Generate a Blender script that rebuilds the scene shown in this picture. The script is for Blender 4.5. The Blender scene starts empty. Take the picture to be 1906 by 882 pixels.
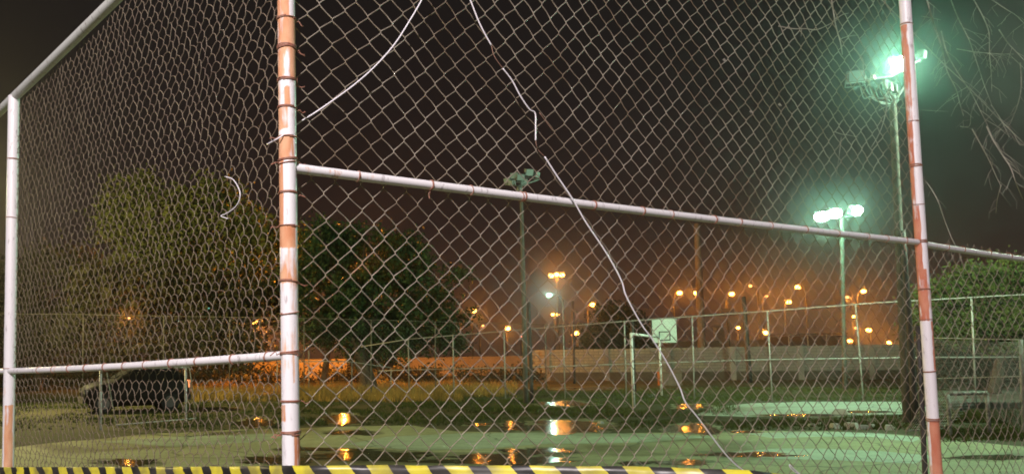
import bpy, math, random
import numpy as np
from mathutils import Vector, Matrix, noise
random.seed(7); RNG = np.random.default_rng(7)
S = bpy.context.scene
COL = S.collection
R = math.radians

# ------------------------------------------------------------------ camera
FOC, CX, CY = 1450.0, 625.0, 567.0          # in pixels of the 1906 x 882 photograph
CAMP = Vector((0.0, 0.0, 1.6))
PITCH, ROLL = R(3.85), R(0.86)
fw = Vector((0, math.cos(PITCH), math.sin(PITCH)))
r0 = Vector((1, 0, 0)); u0 = Vector((0, -math.sin(PITCH), math.cos(PITCH)))
rt = r0 * math.cos(ROLL) - u0 * math.sin(ROLL)
up = u0 * math.cos(ROLL) + r0 * math.sin(ROLL)
cd = bpy.data.cameras.new('camera'); cam = bpy.data.objects.new('camera', cd); COL.objects.link(cam)
cam.matrix_world = Matrix(((rt.x, up.x, -fw.x, CAMP.x), (rt.y, up.y, -fw.y, CAMP.y), (rt.z, up.z, -fw.z, CAMP.z), (0, 0, 0, 1)))
cd.sensor_width = 36; cd.lens = FOC / 1906 * 36
cd.shift_x = (953 - CX) / 1906; cd.shift_y = (CY - 441) / 1906
cd.clip_start = 0.05; cd.clip_end = 3000
S.camera = cam

# ------------------------------------------------------------------ sky and exposure
W = bpy.data.worlds.new('World'); S.world = W; W.use_nodes = True
nt = W.node_tree; nt.nodes.clear()
wo = nt.nodes.new('ShaderNodeOutputWorld'); bg = nt.nodes.new('ShaderNodeBackground')
sky = nt.nodes.new('ShaderNodeTexSky'); sky.sky_type = 'NISHITA'; sky.sun_disc = False
sky.sun_elevation = R(-6); sky.sun_rotation = R(160)
tc = nt.nodes.new('ShaderNodeTexCoord'); sep = nt.nodes.new('ShaderNodeSeparateXYZ')
nt.links.new(tc.outputs['Generated'], sep.inputs[0])
rmp = nt.nodes.new('ShaderNodeValToRGB'); nt.links.new(sep.outputs['Z'], rmp.inputs[0])
e = rmp.color_ramp.elements                       # town glow at night: brown by the horizon, near black overhead
e[0].position = 0.0; e[0].color = (0.050, 0.023, 0.016, 1)
e[1].position = 0.55; e[1].color = (0.0085, 0.0080, 0.0078, 1)
for p, c in ((0.07, (0.033, 0.0180, 0.0145, 1)), (0.16, (0.0190, 0.0125, 0.0115, 1)), (0.30, (0.0125, 0.0092, 0.0090, 1))):
    q = e.new(p); q.color = c
nz = nt.nodes.new('ShaderNodeTexNoise'); nz.inputs['Scale'].default_value = 2.2; nz.inputs['Detail'].default_value = 4
nt.links.new(tc.outputs['Generated'], nz.inputs['Vector'])
mr = nt.nodes.new('ShaderNodeMapRange'); mr.inputs['From Min'].default_value = .3; mr.inputs['From Max'].default_value = .7
mr.inputs['To Min'].default_value = .88; mr.inputs['To Max'].default_value = 1.12
nt.links.new(nz.outputs[0], mr.inputs[0])
vm = nt.nodes.new('ShaderNodeVectorMath'); vm.operation = 'SCALE'
nt.links.new(rmp.outputs[0], vm.inputs[0]); nt.links.new(mr.outputs[0], vm.inputs['Scale'])
s2 = nt.nodes.new('ShaderNodeVectorMath'); s2.operation = 'SCALE'; s2.inputs['Scale'].default_value = 0.05
nt.links.new(sky.outputs[0], s2.inputs[0])
ad = nt.nodes.new('ShaderNodeVectorMath'); ad.operation = 'ADD'
nt.links.new(vm.outputs[0], ad.inputs[0]); nt.links.new(s2.outputs[0], ad.inputs[1])
nt.links.new(ad.outputs[0], bg.inputs[0]); bg.inputs[1].default_value = 1.0
nt.links.new(bg.outputs[0], wo.inputs[0])
S.view_settings.view_transform = 'Standard'; S.view_settings.look = 'None'
S.view_settings.exposure = 0; S.view_settings.gamma = 1
S.cycles.use_denoising = True; S.cycles.filter_width = 1.8
S.cycles.max_bounces = 6; S.cycles.diffuse_bounces = 2; S.cycles.glossy_bounces = 3
S.cycles.transmission_bounces = 2; S.cycles.volume_bounces = 0
S.cycles.sample_clamp_indirect = 2.0

# ------------------------------------------------------------------ projection helpers
def ray(px, py):
    d = rt * ((px - CX) / FOC) + up * ((CY - py) / FOC) + fw
    return d
def at(px, py, Y):                    # the point seen at a pixel, at world depth Y
    d = ray(px, py); return CAMP + d * (Y / d.y)
def gnd(px, py, z=0.0):               # the point seen at a pixel, on a level z
    d = ray(px, py); return CAMP + d * ((z - CAMP.z) / d.z)
def proj(p):
    v = Vector(p) - CAMP; w = v.dot(fw)
    return CX + FOC * v.dot(rt) / w, CY - FOC * v.dot(up) / w
def solve(fn, target, a, b):
    fa = fn(a) - target
    for _ in range(60):
        m = (a + b) / 2; fm = fn(m) - target
        if (fm > 0) == (fa > 0): a = m
        else: b = m
    return (a + b) / 2

# ------------------------------------------------------------------ object helpers
def tag(o, label=None, cat=None, group=None, kind=None):
    if label: o['label'] = label
    if cat: o['category'] = cat
    if group: o['group'] = group
    if kind: o['kind'] = kind
    return o
def empty(name, loc=(0, 0, 0), rz=0):
    o = bpy.data.objects.new(name, None); COL.objects.link(o); o.empty_display_size = .2
    o.location = loc; o.rotation_euler = (0, 0, rz); return o
class MB:
    def __init__(s, org=(0, 0, 0)): s.v = []; s.f = []; s.at = []; s.o = Vector(org)
    def tube(s, pts, r, n=8, cap=True, radii=None):
        pts = [Vector(p) - s.o for p in pts]; b = len(s.v); m = len(pts)
        prev = None
        for i, p in enumerate(pts):
            t = (pts[min(i + 1, m - 1)] - pts[max(i - 1, 0)]).normalized()
            if prev is None:
                a = t.cross(Vector((0, 0, 1)) if abs(t.z) < .9 else Vector((1, 0, 0))).normalized()
            else:
                a = prev - t * prev.dot(t)
                a = a.normalized() if a.length > 1e-6 else t.orthogonal().normalized()
            prev = a; c = t.cross(a); rr = radii[i] if radii else r
            for k in range(n):
                w = 2 * math.pi * k / n
                s.v.append(p + a * (math.cos(w) * rr) + c * (math.sin(w) * rr))
        for i in range(m - 1):
            for k in range(n):
                k2 = (k + 1) % n
                s.f.append((b + i * n + k, b + i * n + k2, b + (i + 1) * n + k2, b + (i + 1) * n + k))
        if cap and n > 2:
            s.f.append(tuple(b + k for k in range(n))[::-1]); s.f.append(tuple(b + (m - 1) * n + k for k in range(n)))
        return s
    def box(s, c, size, rot=None, taper=1.0, bev=0):
        c = Vector(c) - s.o; x, y, z = [q / 2 for q in size]; b = len(s.v)
        for zz, k in ((-z, 1), (z, taper)):
            for xx, yy in ((-x, -y), (x, -y), (x, y), (-x, y)):
                q = Vector((xx * k, yy * k, zz))
                if rot: q = rot @ q
                s.v.append(c + q)
        for f in ((0, 3, 2, 1), (4, 5, 6, 7), (0, 1, 5, 4), (1, 2, 6, 5), (2, 3, 7, 6), (3, 0, 4, 7)):
            s.f.append(tuple(b + i for i in f))
        return s
    def poly(s, pts):
        b = len(s.v); s.v += [Vector(p) - s.o for p in pts]; s.f.append(tuple(range(b, b + len(pts)))); return s
    def build(s, name, mat, parent=None, smooth=True, attr=None, loc=None):
        me = bpy.data.meshes.new(name); me.from_pydata([tuple(v) for v in s.v], [], s.f)
        if smooth: me.shade_smooth() if hasattr(me, 'shade_smooth') else None
        me.materials.append(mat)
        if attr is not None:
            a = me.attributes.new('wear', 'FLOAT', 'POINT'); a.data.foreach_set('value', attr)
        me.update()
        o = bpy.data.objects.new(name, me); COL.objects.link(o); o.parent = parent
        if loc is not None: o.location = loc
        if smooth: flat_caps(me)
        return o
def flat_caps(me):
    n = len(me.polygons)
    if n < 4000:
        arr = [len(p.vertices) <= 4 for p in me.polygons]
        me.polygons.foreach_set('use_smooth', arr)
def rotz(a): return Matrix.Rotation(a, 3, 'Z')

# ------------------------------------------------------------------ materials
def M(name, col, rough=.6, metal=0, noise_amt=0, scale=8, col2=None, bump=0, bscale=None, spec=.5, detail=5, coat=0, lo=.35, hi=.65, coords='Object', stretch=None, rvar=0):
    m = bpy.data.materials.new(name); m.use_nodes = True; t = m.node_tree; b = t.nodes['Principled BSDF']
    b.inputs['Base Color'].default_value = (*col, 1); b.inputs['Roughness'].default_value = rough
    b.inputs['Metallic'].default_value = metal; b.inputs['Specular IOR Level'].default_value = spec
    if coat: b.inputs['Coat Weight'].default_value = coat
    if col2 or bump or rvar:
        c = t.nodes.new('ShaderNodeTexCoord'); mp = t.nodes.new('ShaderNodeMapping')
        t.links.new(c.outputs[coords], mp.inputs[0])
        if stretch: mp.inputs['Scale'].default_value = stretch
        n = t.nodes.new('ShaderNodeTexNoise'); n.inputs['Scale'].default_value = scale; n.inputs['Detail'].default_value = detail
        t.links.new(mp.outputs[0], n.inputs['Vector'])
        if col2:
            r = t.nodes.new('ShaderNodeValToRGB'); r.color_ramp.elements[0].position = lo; r.color_ramp.elements[1].position = hi
            r.color_ramp.elements[0].color = (*col, 1); r.color_ramp.elements[1].color = (*col2, 1)
            t.links.new(n.outputs[0], r.inputs[0]); t.links.new(r.outputs[0], b.inputs['Base Color'])
        if rvar:
            q = t.nodes.new('ShaderNodeMapRange'); q.inputs['From Min'].default_value = .35; q.inputs['From Max'].default_value = .65
            q.inputs['To Min'].default_value = max(.02, rough - rvar); q.inputs['To Max'].default_value = min(1, rough + rvar)
            t.links.new(n.outputs[0], q.inputs[0]); t.links.new(q.outputs[0], b.inputs['Roughness'])
        if bump:
            n2 = t.nodes.new('ShaderNodeTexNoise'); n2.inputs['Scale'].default_value = bscale or scale * 4; n2.inputs['Detail'].default_value = 4
            t.links.new(mp.outputs[0], n2.inputs['Vector'])
            bp = t.nodes.new('ShaderNodeBump'); bp.inputs['Strength'].default_value = bump; bp.inputs['Distance'].default_value = .02
            t.links.new(n2.outputs[0], bp.inputs['Height']); t.links.new(bp.outputs[0], b.inputs['Normal'])
    return m
def EM(name, col, st):
    m = bpy.data.materials.new(name); m.use_nodes = True; t = m.node_tree; t.nodes.clear()
    o = t.nodes.new('ShaderNodeOutputMaterial'); e = t.nodes.new('ShaderNodeEmission')
    e.inputs[0].default_value = (*col, 1); e.inputs[1].default_value = st; t.links.new(e.outputs[0], o.inputs[0])
    m.cycles.emission_sampling = 'NONE'      # the bulb's own point light does the lighting
    return m
def worn_paint(name, paint, rust1, rust2):
    m = bpy.data.materials.new(name); m.use_nodes = True; t = m.node_tree; b = t.nodes['Principled BSDF']
    tc = t.nodes.new('ShaderNodeTexCoord'); at_ = t.nodes.new('ShaderNodeAttribute'); at_.attribute_name = 'wear'
    def nz(sc, stretch, det=6):
        mp = t.nodes.new('ShaderNodeMapping'); mp.inputs['Scale'].default_value = stretch
        n = t.nodes.new('ShaderNodeTexNoise'); n.inputs['Scale'].default_value = sc; n.inputs['Detail'].default_value = det
        t.links.new(tc.outputs['Object'], mp.inputs[0]); t.links.new(mp.outputs[0], n.inputs['Vector']); return n
    n1 = nz(22, (1, 1, .45)); n2 = nz(70, (1, 1, .3)); n3 = nz(130, (1, 1, 1), 3)
    add = t.nodes.new('ShaderNodeMath'); add.operation = 'MULTIPLY_ADD'; t.links.new(n1.outputs[0], add.inputs[0]); add.inputs[1].default_value = 1.3
    t.links.new(at_.outputs['Fac'], add.inputs[2])
    add2 = t.nodes.new('ShaderNodeMath'); add2.operation = 'MULTIPLY_ADD'; t.links.new(n2.outputs[0], add2.inputs[0]); add2.inputs[1].default_value = .5
    t.links.new(add.outputs[0], add2.inputs[2])
    n4 = nz(1, (85, 85, 5), 4)
    add3 = t.nodes.new('ShaderNodeMath'); add3.operation = 'MULTIPLY_ADD'; t.links.new(n4.outputs[0], add3.inputs[0]); add3.inputs[1].default_value = .9
    a4 = t.nodes.new('ShaderNodeMath'); a4.operation = 'SUBTRACT'; t.links.new(add2.outputs[0], a4.inputs[0]); a4.inputs[1].default_value = .45; t.links.new(a4.outputs[0], add3.inputs[2])
    add2 = add3
    rp = t.nodes.new('ShaderNodeMapRange'); rp.inputs['From Min'].default_value = 1.10; rp.inputs['From Max'].default_value = 1.38
    t.links.new(add2.outputs[0], rp.inputs[0])
    rc = t.nodes.new('ShaderNodeValToRGB'); rc.color_ramp.elements[0].color = (*rust1, 1); rc.color_ramp.elements[1].color = (*rust2, 1)
    rc.color_ramp.elements[0].position = .35; rc.color_ramp.elements[1].position = .65; t.links.new(n1.outputs[0], rc.inputs[0])
    pc = t.nodes.new('ShaderNodeValToRGB'); pc.color_ramp.elements[0].color = (*paint, 1); pc.color_ramp.elements[1].color = (paint[0] * .55, paint[1] * .52, paint[2] * .52, 1)
    pc.color_ramp.elements[0].position = .60; pc.color_ramp.elements[1].position = .72; t.links.new(n2.outputs[0], pc.inputs[0])
    mx = t.nodes.new('ShaderNodeMix'); mx.data_type = 'RGBA'
    t.links.new(rp.outputs[0], mx.inputs[0]); t.links.new(pc.outputs[0], mx.inputs[6]); t.links.new(rc.outputs[0], mx.inputs[7])
    t.links.new(mx.outputs[2], b.inputs['Base Color'])
    rr = t.nodes.new('ShaderNodeMapRange'); rr.inputs['To Min'].default_value = .42; rr.inputs['To Max'].default_value = .85
    t.links.new(rp.outputs[0], rr.inputs[0]); t.links.new(rr.outputs[0], b.inputs['Roughness'])
    bp = t.nodes.new('ShaderNodeBump'); bp.inputs['Strength'].default_value = .35; bp.inputs['Distance'].default_value = .0015
    sm = t.nodes.new('ShaderNodeMath'); sm.operation = 'MULTIPLY_ADD'; sm.inputs[1].default_value = .4
    t.links.new(n3.outputs[0], sm.inputs[0]); inv = t.nodes.new('ShaderNodeMath'); inv.operation = 'SUBTRACT'; inv.inputs[0].default_value = 1
    t.links.new(rp.outputs[0], inv.inputs[1]); t.links.new(inv.outputs[0], sm.inputs[2])
    t.links.new(sm.outputs[0], bp.inputs['Height']); t.links.new(bp.outputs[0], b.inputs['Normal'])
    return m

m_post = worn_paint('worn white paint', (.76, .75, .78), (.52, .20, .09), (.68, .40, .24))
m_post2 = worn_paint('worn white paint over red primer', (.78, .74, .78), (.50, .15, .085), (.60, .26, .165))
m_galv = M('aged galvanised wire', (.30, .26, .215), .5, .15, col2=(.16, .115, .08), scale=5, lo=.4, hi=.66)
m_galv2 = M('brown weathered fence wire', (.20, .155, .115), .6, .1, col2=(.13, .09, .07), scale=14, lo=.4, hi=.7)
m_tie = M('rusty tie wire', (.30, .11, .07), .7, .1, col2=(.36, .20, .15), scale=60)
m_cable = M('white cable sheath', (.80, .77, .84), .35)
m_bare = M('bare rusty wire', (.30, .17, .13), .6, .2)
m_fpipe = M('weathered galvanised pipe', (.33, .34, .31), .55, .1, col2=(.24, .21, .18), scale=5, lo=.35, hi=.7)
m_fmesh = M('dull fence wire', (.16, .15, .13), .6, .2)
m_goal = M('chipped white goal paint', (.72, .72, .68), .5, col2=(.30, .27, .22), scale=9, lo=.5, hi=.68)
m_net = M('net cord', (.35, .37, .36), .8)
m_wood = M('weathered pole concrete', (.13, .125, .10), .85, col2=(.085, .08, .065), scale=5, bump=.3, bscale=30)
m_dark = M('dark painted steel', (.035, .032, .03), .6, .1, col2=(.06, .05, .045), scale=8)
m_floodc = M('aluminium floodlight casing', (.22, .25, .23), .5, .3, col2=(.14, .16, .15), scale=10)
m_floodg = M('unlit floodlight glass', (.30, .38, .35), .12, spec=.8)
m_lampc = M('street lamp steel', (.055, .048, .042), .6, .1)
m_floodlit = EM('lit floodlight glass', (.72, 1.0, .86), 45)
m_sodium = EM('sodium lamp glass', (1.0, .42, .07), 20)
m_sodium_s = EM('faint sodium lamp glass', (1.0, .50, .18), 3)
m_teal = EM('cool lamp glass', (.55, 1.0, .85), 5)
m_teal_s = EM('faint teal lamp glass', (.18, .75, .58), 1.2)
m_red = EM('small red signal lamp glass', (1.0, .30, .15), 2.2)
def leafm(name, c1, c2):
    m = M(name, c1, .8, col2=c2, scale=.9, lo=.35, hi=.65, detail=3, spec=.12)
    return m
m_leaf = leafm('olive leaves', (.120, .125, .032), (.065, .078, .022))
m_leafd = leafm('dark leaves', (.040, .070, .024), (.022, .042, .016))
m_leafg = leafm('mid green leaves', (.125, .145, .040), (.070, .095, .026))
m_leafb = leafm('brownish dim leaves', (.06, .055, .020), (.035, .035, .014))
m_bark = M('bark', (.09, .065, .045), .9, col2=(.05, .036, .026), scale=6, bump=.5)
m_twig = M('pale bare twig bark', (.34, .31, .27), .8, col2=(.18, .16, .14), scale=12)
m_block = M('mossy concrete block', (.26, .235, .215), .9, col2=(.18, .16, .145), scale=1.3, coords='Generated', bump=.3, bscale=20)
m_block_b = M('grey green concrete block', (.34, .32, .25), .9, col2=(.25, .235, .18), scale=3, bump=.3, bscale=20)
m_mortar = M('dark mortar', (.15, .135, .12), .95)
m_plinth = M('damp dark render', (.055, .048, .038), .9, col2=(.09, .075, .055), scale=1.6)
m_brownbox = M('brown brick pier', (.24, .14, .10), .9, col2=(.17, .10, .07), scale=5)
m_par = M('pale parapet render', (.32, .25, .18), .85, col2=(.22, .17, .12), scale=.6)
m_board = M('pale green backboard paint', (.60, .68, .58), .45, col2=(.50, .58, .48), scale=2)
m_black = M('black paint', (.015, .015, .015), .5)
m_carb = M('dark car paint', (.006, .005, .006), .6, 0, spec=.2)
m_glass = M('dark car glass', (.012, .012, .014), .5, spec=.15)
m_tyre = M('tyre rubber', (.018, .018, .018), .85)
m_rim = M('alloy rim', (.25, .25, .26), .35, .8)
m_lens = EM('lit tail lamp', (1.0, .34, .12), 1.6)  # even orange emission on both tail lights
m_hlens = M('headlamp plastic', (.12, .12, .11), .35)
m_rubble = M('pale broken concrete', (.42, .42, .37), .9, col2=(.3, .3, .26), scale=6)
m_signb = M('back of a grey road sign', (.16, .17, .18), .6)

# ------------------------------------------------------------------ lights that hang on lamps
def toward(c, d):
    c = Vector(c); return c + (CAMP - c).normalized() * d
def bulb(p, col, power, rad=.12, parent=None, name='bulb_light', aim=None):
    l = bpy.data.lights.new(name, 'SPOT' if aim else 'POINT')
    if aim: l.spot_size = R(168); l.spot_blend = 1
    l.color = col; l.energy = power; l.shadow_soft_size = rad
    o = bpy.data.objects.new(name, l); COL.objects.link(o)
    o.parent = parent
    o.location = Vector(p) - (parent.location if parent else Vector((0, 0, 0)))
    if aim: o.rotation_euler = Vector(aim).to_track_quat('-Z', 'Y').to_euler()
    return o
SOD = (1.0, .31, .035); GRN = (.36, 1.0, .62)

# ------------------------------------------------------------------ ground
HZ = lambda x: 665 - (x - 625) * .015
def ground_sheet():
    b = MB(); b.poly([(-900, -60, 0), (900, -60, 0), (900, 1500, 0), (-900, 1500, 0)])
    m = M('damp dirt and worn turf', (.085, .080, .045), .95, spec=.15, col2=(.058, .062, .030), scale=.22, lo=.4, hi=.6, bump=.4, bscale=6, detail=8)
    return tag(b.build('ground', m, smooth=False), kind='structure')
ground_sheet()
def concrete_mat(name, c1, c2, c3):
    m = bpy.data.materials.new(name); m.use_nodes = True; t = m.node_tree; b = t.nodes['Principled BSDF']
    tc = t.nodes.new('ShaderNodeTexCoord')
    def nz(sc, det, st=(1, 1, 1), dist=0):
        mp = t.nodes.new('ShaderNodeMapping'); mp.inputs['Scale'].default_value = st
        n = t.nodes.new('ShaderNodeTexNoise'); n.inputs['Scale'].default_value = sc; n.inputs['Detail'].default_value = det
        n.inputs['Distortion'].default_value = dist
        t.links.new(tc.outputs['Object'], mp.inputs[0]); t.links.new(mp.outputs[0], n.inputs['Vector']); return n
    big = nz(.42, 8, (.7, 1.1, 1), 1.2); fine = nz(3.5, 6)
    r = t.nodes.new('ShaderNodeValToRGB'); el = r.color_ramp.elements
    el[0].position = .36; el[0].color = (*c3, 1); el[1].position = .62; el[1].color = (*c1, 1)
    q = el.new(.46); q.color = (*c2, 1)
    t.links.new(big.outputs[0], r.inputs[0])
    mx = t.nodes.new('ShaderNodeMix'); mx.data_type = 'RGBA'; mx.blend_type = 'MULTIPLY'; mx.inputs[0].default_value = .55
    fr = t.nodes.new('ShaderNodeMapRange'); fr.inputs['From Min'].default_value = .3; fr.inputs['From Max'].default_value = .7; fr.inputs['To Min'].default_value = .6
    t.links.new(fine.outputs[0], fr.inputs[0])
    t.links.new(r.outputs[0], mx.inputs[6]); t.links.new(fr.outputs[0], mx.inputs[7]); t.links.new(mx.outputs[2], b.inputs['Base Color'])
    wet = t.nodes.new('ShaderNodeMapRange'); wet.inputs['From Min'].default_value = .36; wet.inputs['From Max'].default_value = .60
    wet.inputs['To Min'].default_value = .52; wet.inputs['To Max'].default_value = .85; b.inputs['Specular IOR Level'].default_value = .3
    t.links.new(big.outputs[0], wet.inputs[0]); t.links.new(wet.outputs[0], b.inputs['Roughness'])
    # hairline cracks and fine dark grit
    vo = t.nodes.new('ShaderNodeTexVoronoi'); vo.feature = 'DISTANCE_TO_EDGE'; vo.inputs['Scale'].default_value = .55
    wn = nz(1.1, 6); va = t.nodes.new('ShaderNodeMix'); va.data_type = 'VECTOR'; va.inputs[0].default_value = .35
    t.links.new(tc.outputs['Object'], va.inputs[4]); t.links.new(wn.outputs['Color'], va.inputs[5]); t.links.new(va.outputs[1], vo.inputs['Vector'])
    cr = t.nodes.new('ShaderNodeMapRange'); cr.inputs['From Max'].default_value = .012; cr.inputs['To Min'].default_value = .45; t.links.new(vo.outputs['Distance'], cr.inputs[0])
    gr = nz(26, 3); gm = t.nodes.new('ShaderNodeMapRange'); gm.inputs['From Min'].default_value = .30; gm.inputs['From Max'].default_value = .42; gm.inputs['To Min'].default_value = .55
    t.links.new(gr.outputs[0], gm.inputs[0]); mm = t.nodes.new('ShaderNodeMath'); mm.operation = 'MULTIPLY'; t.links.new(cr.outputs[0], mm.inputs[0]); t.links.new(gm.outputs[0], mm.inputs[1])
    mx2 = t.nodes.new('ShaderNodeMix'); mx2.data_type = 'RGBA'; mx2.blend_type = 'MULTIPLY'; mx2.inputs[0].default_value = 1
    t.links.new(mx.outputs[2], mx2.inputs[6]); t.links.new(mm.outputs[0], mx2.inputs[7]); t.links.new(mx2.outputs[2], b.inputs['Base Color'])
    bp = t.nodes.new('ShaderNodeBump'); bp.inputs['Strength'].default_value = .12; bp.inputs['Distance'].default_value = .01
    t.links.new(fine.outputs[0], bp.inputs['Height']); t.links.new(bp.outputs[0], b.inputs['Normal'])
    return m
m_court = concrete_mat('green court concrete', (.40, .42, .235), (.33, .345, .19), (.19, .185, .095))
def outline_sheet(name, px_pts, mat, z, wob=.0, sub=10, kind='structure'):
    pts = []
    n = len(px_pts)
    for i in range(n):
        a = gnd(*px_pts[i], z); c = gnd(*px_pts[(i + 1) % n], z)
        k = max(1, int((c - a).length / .35)) if wob else 1
        k = min(k, 60)
        for j in range(k):
            p = a.lerp(c, j / k)
            if wob:
                w = noise.noise_vector(Vector((p.x * .9, p.y * .9, z + 3)))
                p = p + Vector((w.x, w.y, 0)) * wob; p.z = z
            pts.append(p)
    b = MB(); b.poly(pts); o = b.build(name, mat, smooth=False)
    return tag(o, kind=kind)
court_px = [(-900, 1500), (-260, 868), (-60, 842), (120, 822), (300, 806), (480, 797), (640, 793), (760, 790), (860, 801), (1000, 803), (1140, 806), (1260, 806), (1400, 801), (1540, 802), (1640, 806), (1720, 812), (1800, 820), (1906, 831), (2300, 860), (3600, 1500)]
outline_sheet('court', court_px, m_court, .006, .25)
outline_sheet('court_strip', [(1290, 772), (1330, 757), (1400, 750), (1500, 747), (1700, 747), (1900, 748), (1940, 760), (1700, 770), (1560, 773), (1400, 775)], concrete_mat('court concrete with painted floodlight', (.44, .53, .42), (.38, .46, .36), (.26, .31, .22)), .006, .12)  # floodlit shine of the wet slab is put into its mint colour
outline_sheet('path', [(1735, 772), (1735, 722), (1906, 720), (2100, 722), (2100, 745), (1950, 758)], M('grey path concrete', (.20, .20, .17), .6, col2=(.14, .14, .11), scale=1.5), .006, .1)

m_sheen2 = concrete_mat('wet court with bright painted sheen', (.50, .60, .46), (.44, .53, .40), (.32, .38, .27))  # floodlight shine on the wet court, painted as a paler mint
m_sheen = concrete_mat('wet green concrete with painted sheen', (.42, .50, .35), (.38, .46, .32), (.30, .36, .24))  # wet film whose floodlit sheen is painted in as lighter green
outline_sheet('wet_sheen_patch', [(1390, 806), (1470, 803.5), (1560, 803.5), (1640, 807), (1722, 814), (1700, 822), (1620, 812), (1520, 812), (1440, 815)], m_sheen2, .009, .06)
outline_sheet('wet_sheen_patch', [(1330, 842), (1440, 834), (1530, 834), (1640, 839), (1740, 848), (1700, 862), (1560, 856), (1450, 853)], m_sheen2, .009, .06)
outline_sheet('wet_sheen_patch', [(850, 806), (1000, 804), (1200, 807), (1330, 812), (1200, 822), (1000, 826), (900, 834), (760, 838), (640, 826), (720, 812)], m_sheen, .009, .10)
outline_sheet('wet_sheen_patch', [(180, 822), (330, 812), (480, 806), (560, 810), (470, 822), (320, 830)], m_sheen, .009, .10)
m_water = bpy.data.materials.new('rain water over dark concrete'); m_water.use_nodes = True
_t = m_water.node_tree; _b = _t.nodes['Principled BSDF']
_b.inputs['Base Color'].default_value = (.055, .055, .030, 1); _b.inputs['Roughness'].default_value = .11; _b.inputs['IOR'].default_value = 1.34
_tc = _t.nodes.new('ShaderNodeTexCoord'); _n = _t.nodes.new('ShaderNodeTexNoise'); _n.inputs['Scale'].default_value = 9; _n.inputs['Detail'].default_value = 2
_mp = _t.nodes.new('ShaderNodeMapping'); _mp.inputs['Scale'].default_value = (.30, 1.6, 1); _t.links.new(_tc.outputs['Object'], _mp.inputs[0]); _t.links.new(_mp.outputs[0], _n.inputs['Vector'])
_bp = _t.nodes.new('ShaderNodeBump'); _bp.inputs['Strength'].default_value = .32; _bp.inputs['Distance'].default_value = .02
_t.links.new(_n.outputs[0], _bp.inputs['Height']); _t.links.new(_bp.outputs[0], _b.inputs['Normal'])
# centre x, y, half width, half height in the photograph's pixels
PUD = [(247, 860, 60, 6), (475, 787, 34, 9), (520, 856, 72, 7), (640, 779, 38, 9), (655, 804, 50, 4), (600, 836, 90, 3), (690, 848, 110, 9),
       (1050, 751, 48, 5), (890, 789, 26, 3), (952, 790, 18, 9), (1052, 793, 92, 12), (1000, 838, 62, 6), (925, 855, 130, 10),
       (1292, 797, 46, 10), (1290, 756, 36, 5), (1400, 845, 90, 5), (1275, 860, 50, 5), (1180, 862, 26, 4), (1090, 722, 60, 2.4), (1500, 772, 90, 2.4),
       (1385, 803, 32, 2.5), (1850, 850, 70, 5), (1610, 766, 60, 1.8)]
PUDG = []
m_damp = concrete_mat('damp court concrete', (.22, .23, .13), (.18, .19, .10), (.13, .13, .07))
for i, (x, y, hw, hh) in enumerate(PUD):
    pts = []
    N = 90
    for k in range(N):
        a = 2 * math.pi * k / N
        f = 1 + .62 * noise.noise(Vector((math.cos(a) * 1.7 + i * 7.3, math.sin(a) * 1.7, i * 3.1))) + .34 * noise.noise(Vector((math.cos(a) * 6 + i * 3, math.sin(a) * 5, i)))
        p = gnd(x + hw * f * math.cos(a), y + hh * f * math.sin(a) * .95, .010)
        pts.append(p)
    b = MB(); b.poly(pts); o = b.build('puddle', m_water, smooth=False)
    tag(o, kind='structure')
    pts2 = []
    for k in range(N):
        a = 2 * math.pi * k / N
        f = 1.22 + .5 * noise.noise(Vector((math.cos(a) * 1.5 + i * 7.3, math.sin(a) * 1.5, i * 3.1 + .4))) + .3 * noise.noise(Vector((math.cos(a) * 7 + i * 3, math.sin(a) * 7, i + .5)))
        pts2.append(gnd(x + hw * f * math.cos(a), y + hh * f * math.sin(a), .0075))
    b = MB(); b.poly(pts2); tag(b.build('damp_patch', m_damp, smooth=False), kind='structure')
    PUDG.append((x, y, hw, hh))
def in_puddle(px, py, g=1.15):
    return any(((px - x) / (hw * g)) ** 2 + ((py - y - 1.5) / (hh * g + 2.5)) ** 2 < 1 for x, y, hw, hh in PUDG)

# grass: many blades in tufts
def grass(name, regions, n, mat, h0, h1, wob=1.0):
    V = []; F = []
    for (xa, ya, xb, yb, w) in regions:
        for _ in range(int(n * w)):
            px = random.uniform(xa, xb)
            # uniform over the ground
            da = 1 / (ya - HZ(px)); db = 1 / (yb - HZ(px)); py = HZ(px) + 1 / random.uniform(min(da, db), max(da, db))
            if in_puddle(px, py) or (1325 + random.uniform(0, 60) < px < 1700 and 746 < py < 774 + random.uniform(-1, 3)): continue
            g = gnd(px, py)
            den = noise.noise(Vector((g.x * .5, g.y * .5, 2.0))) + .5 * noise.noise(Vector((g.x * 2.1, g.y * 2.1, 5.0)))
            if den < random.uniform(-.55, .25): continue
            for _k in range(3):
                x = g.x + random.gauss(0, .05); y = g.y + random.gauss(0, .05)
                h = random.uniform(h0, h1) * (1 + den); a = random.uniform(0, math.pi); wd = random.uniform(.008, .018)
                lx, ly = random.gauss(0, .35) * h, random.gauss(0, .35) * h
                i = len(V)
                V.append((x - math.cos(a) * wd, y - math.sin(a) * wd, 0)); V.append((x + math.cos(a) * wd, y + math.sin(a) * wd, 0)); V.append((x + lx, y + ly, h))
                F.append((i, i + 1, i + 2))
    me = bpy.data.meshes.new(name); me.from_pydata(V, [], F); me.materials.append(mat)
    o = bpy.data.objects.new(name, me); COL.objects.link(o); return o
m_grass = M('short wet grass', (.085, .105, .026), .85, spec=.1, col2=(.055, .075, .022), scale=.8)
m_straw = M('dry roadside grass', (.46, .29, .08), .8, spec=.1, col2=(.16, .12, .04), scale=.9)
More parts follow.
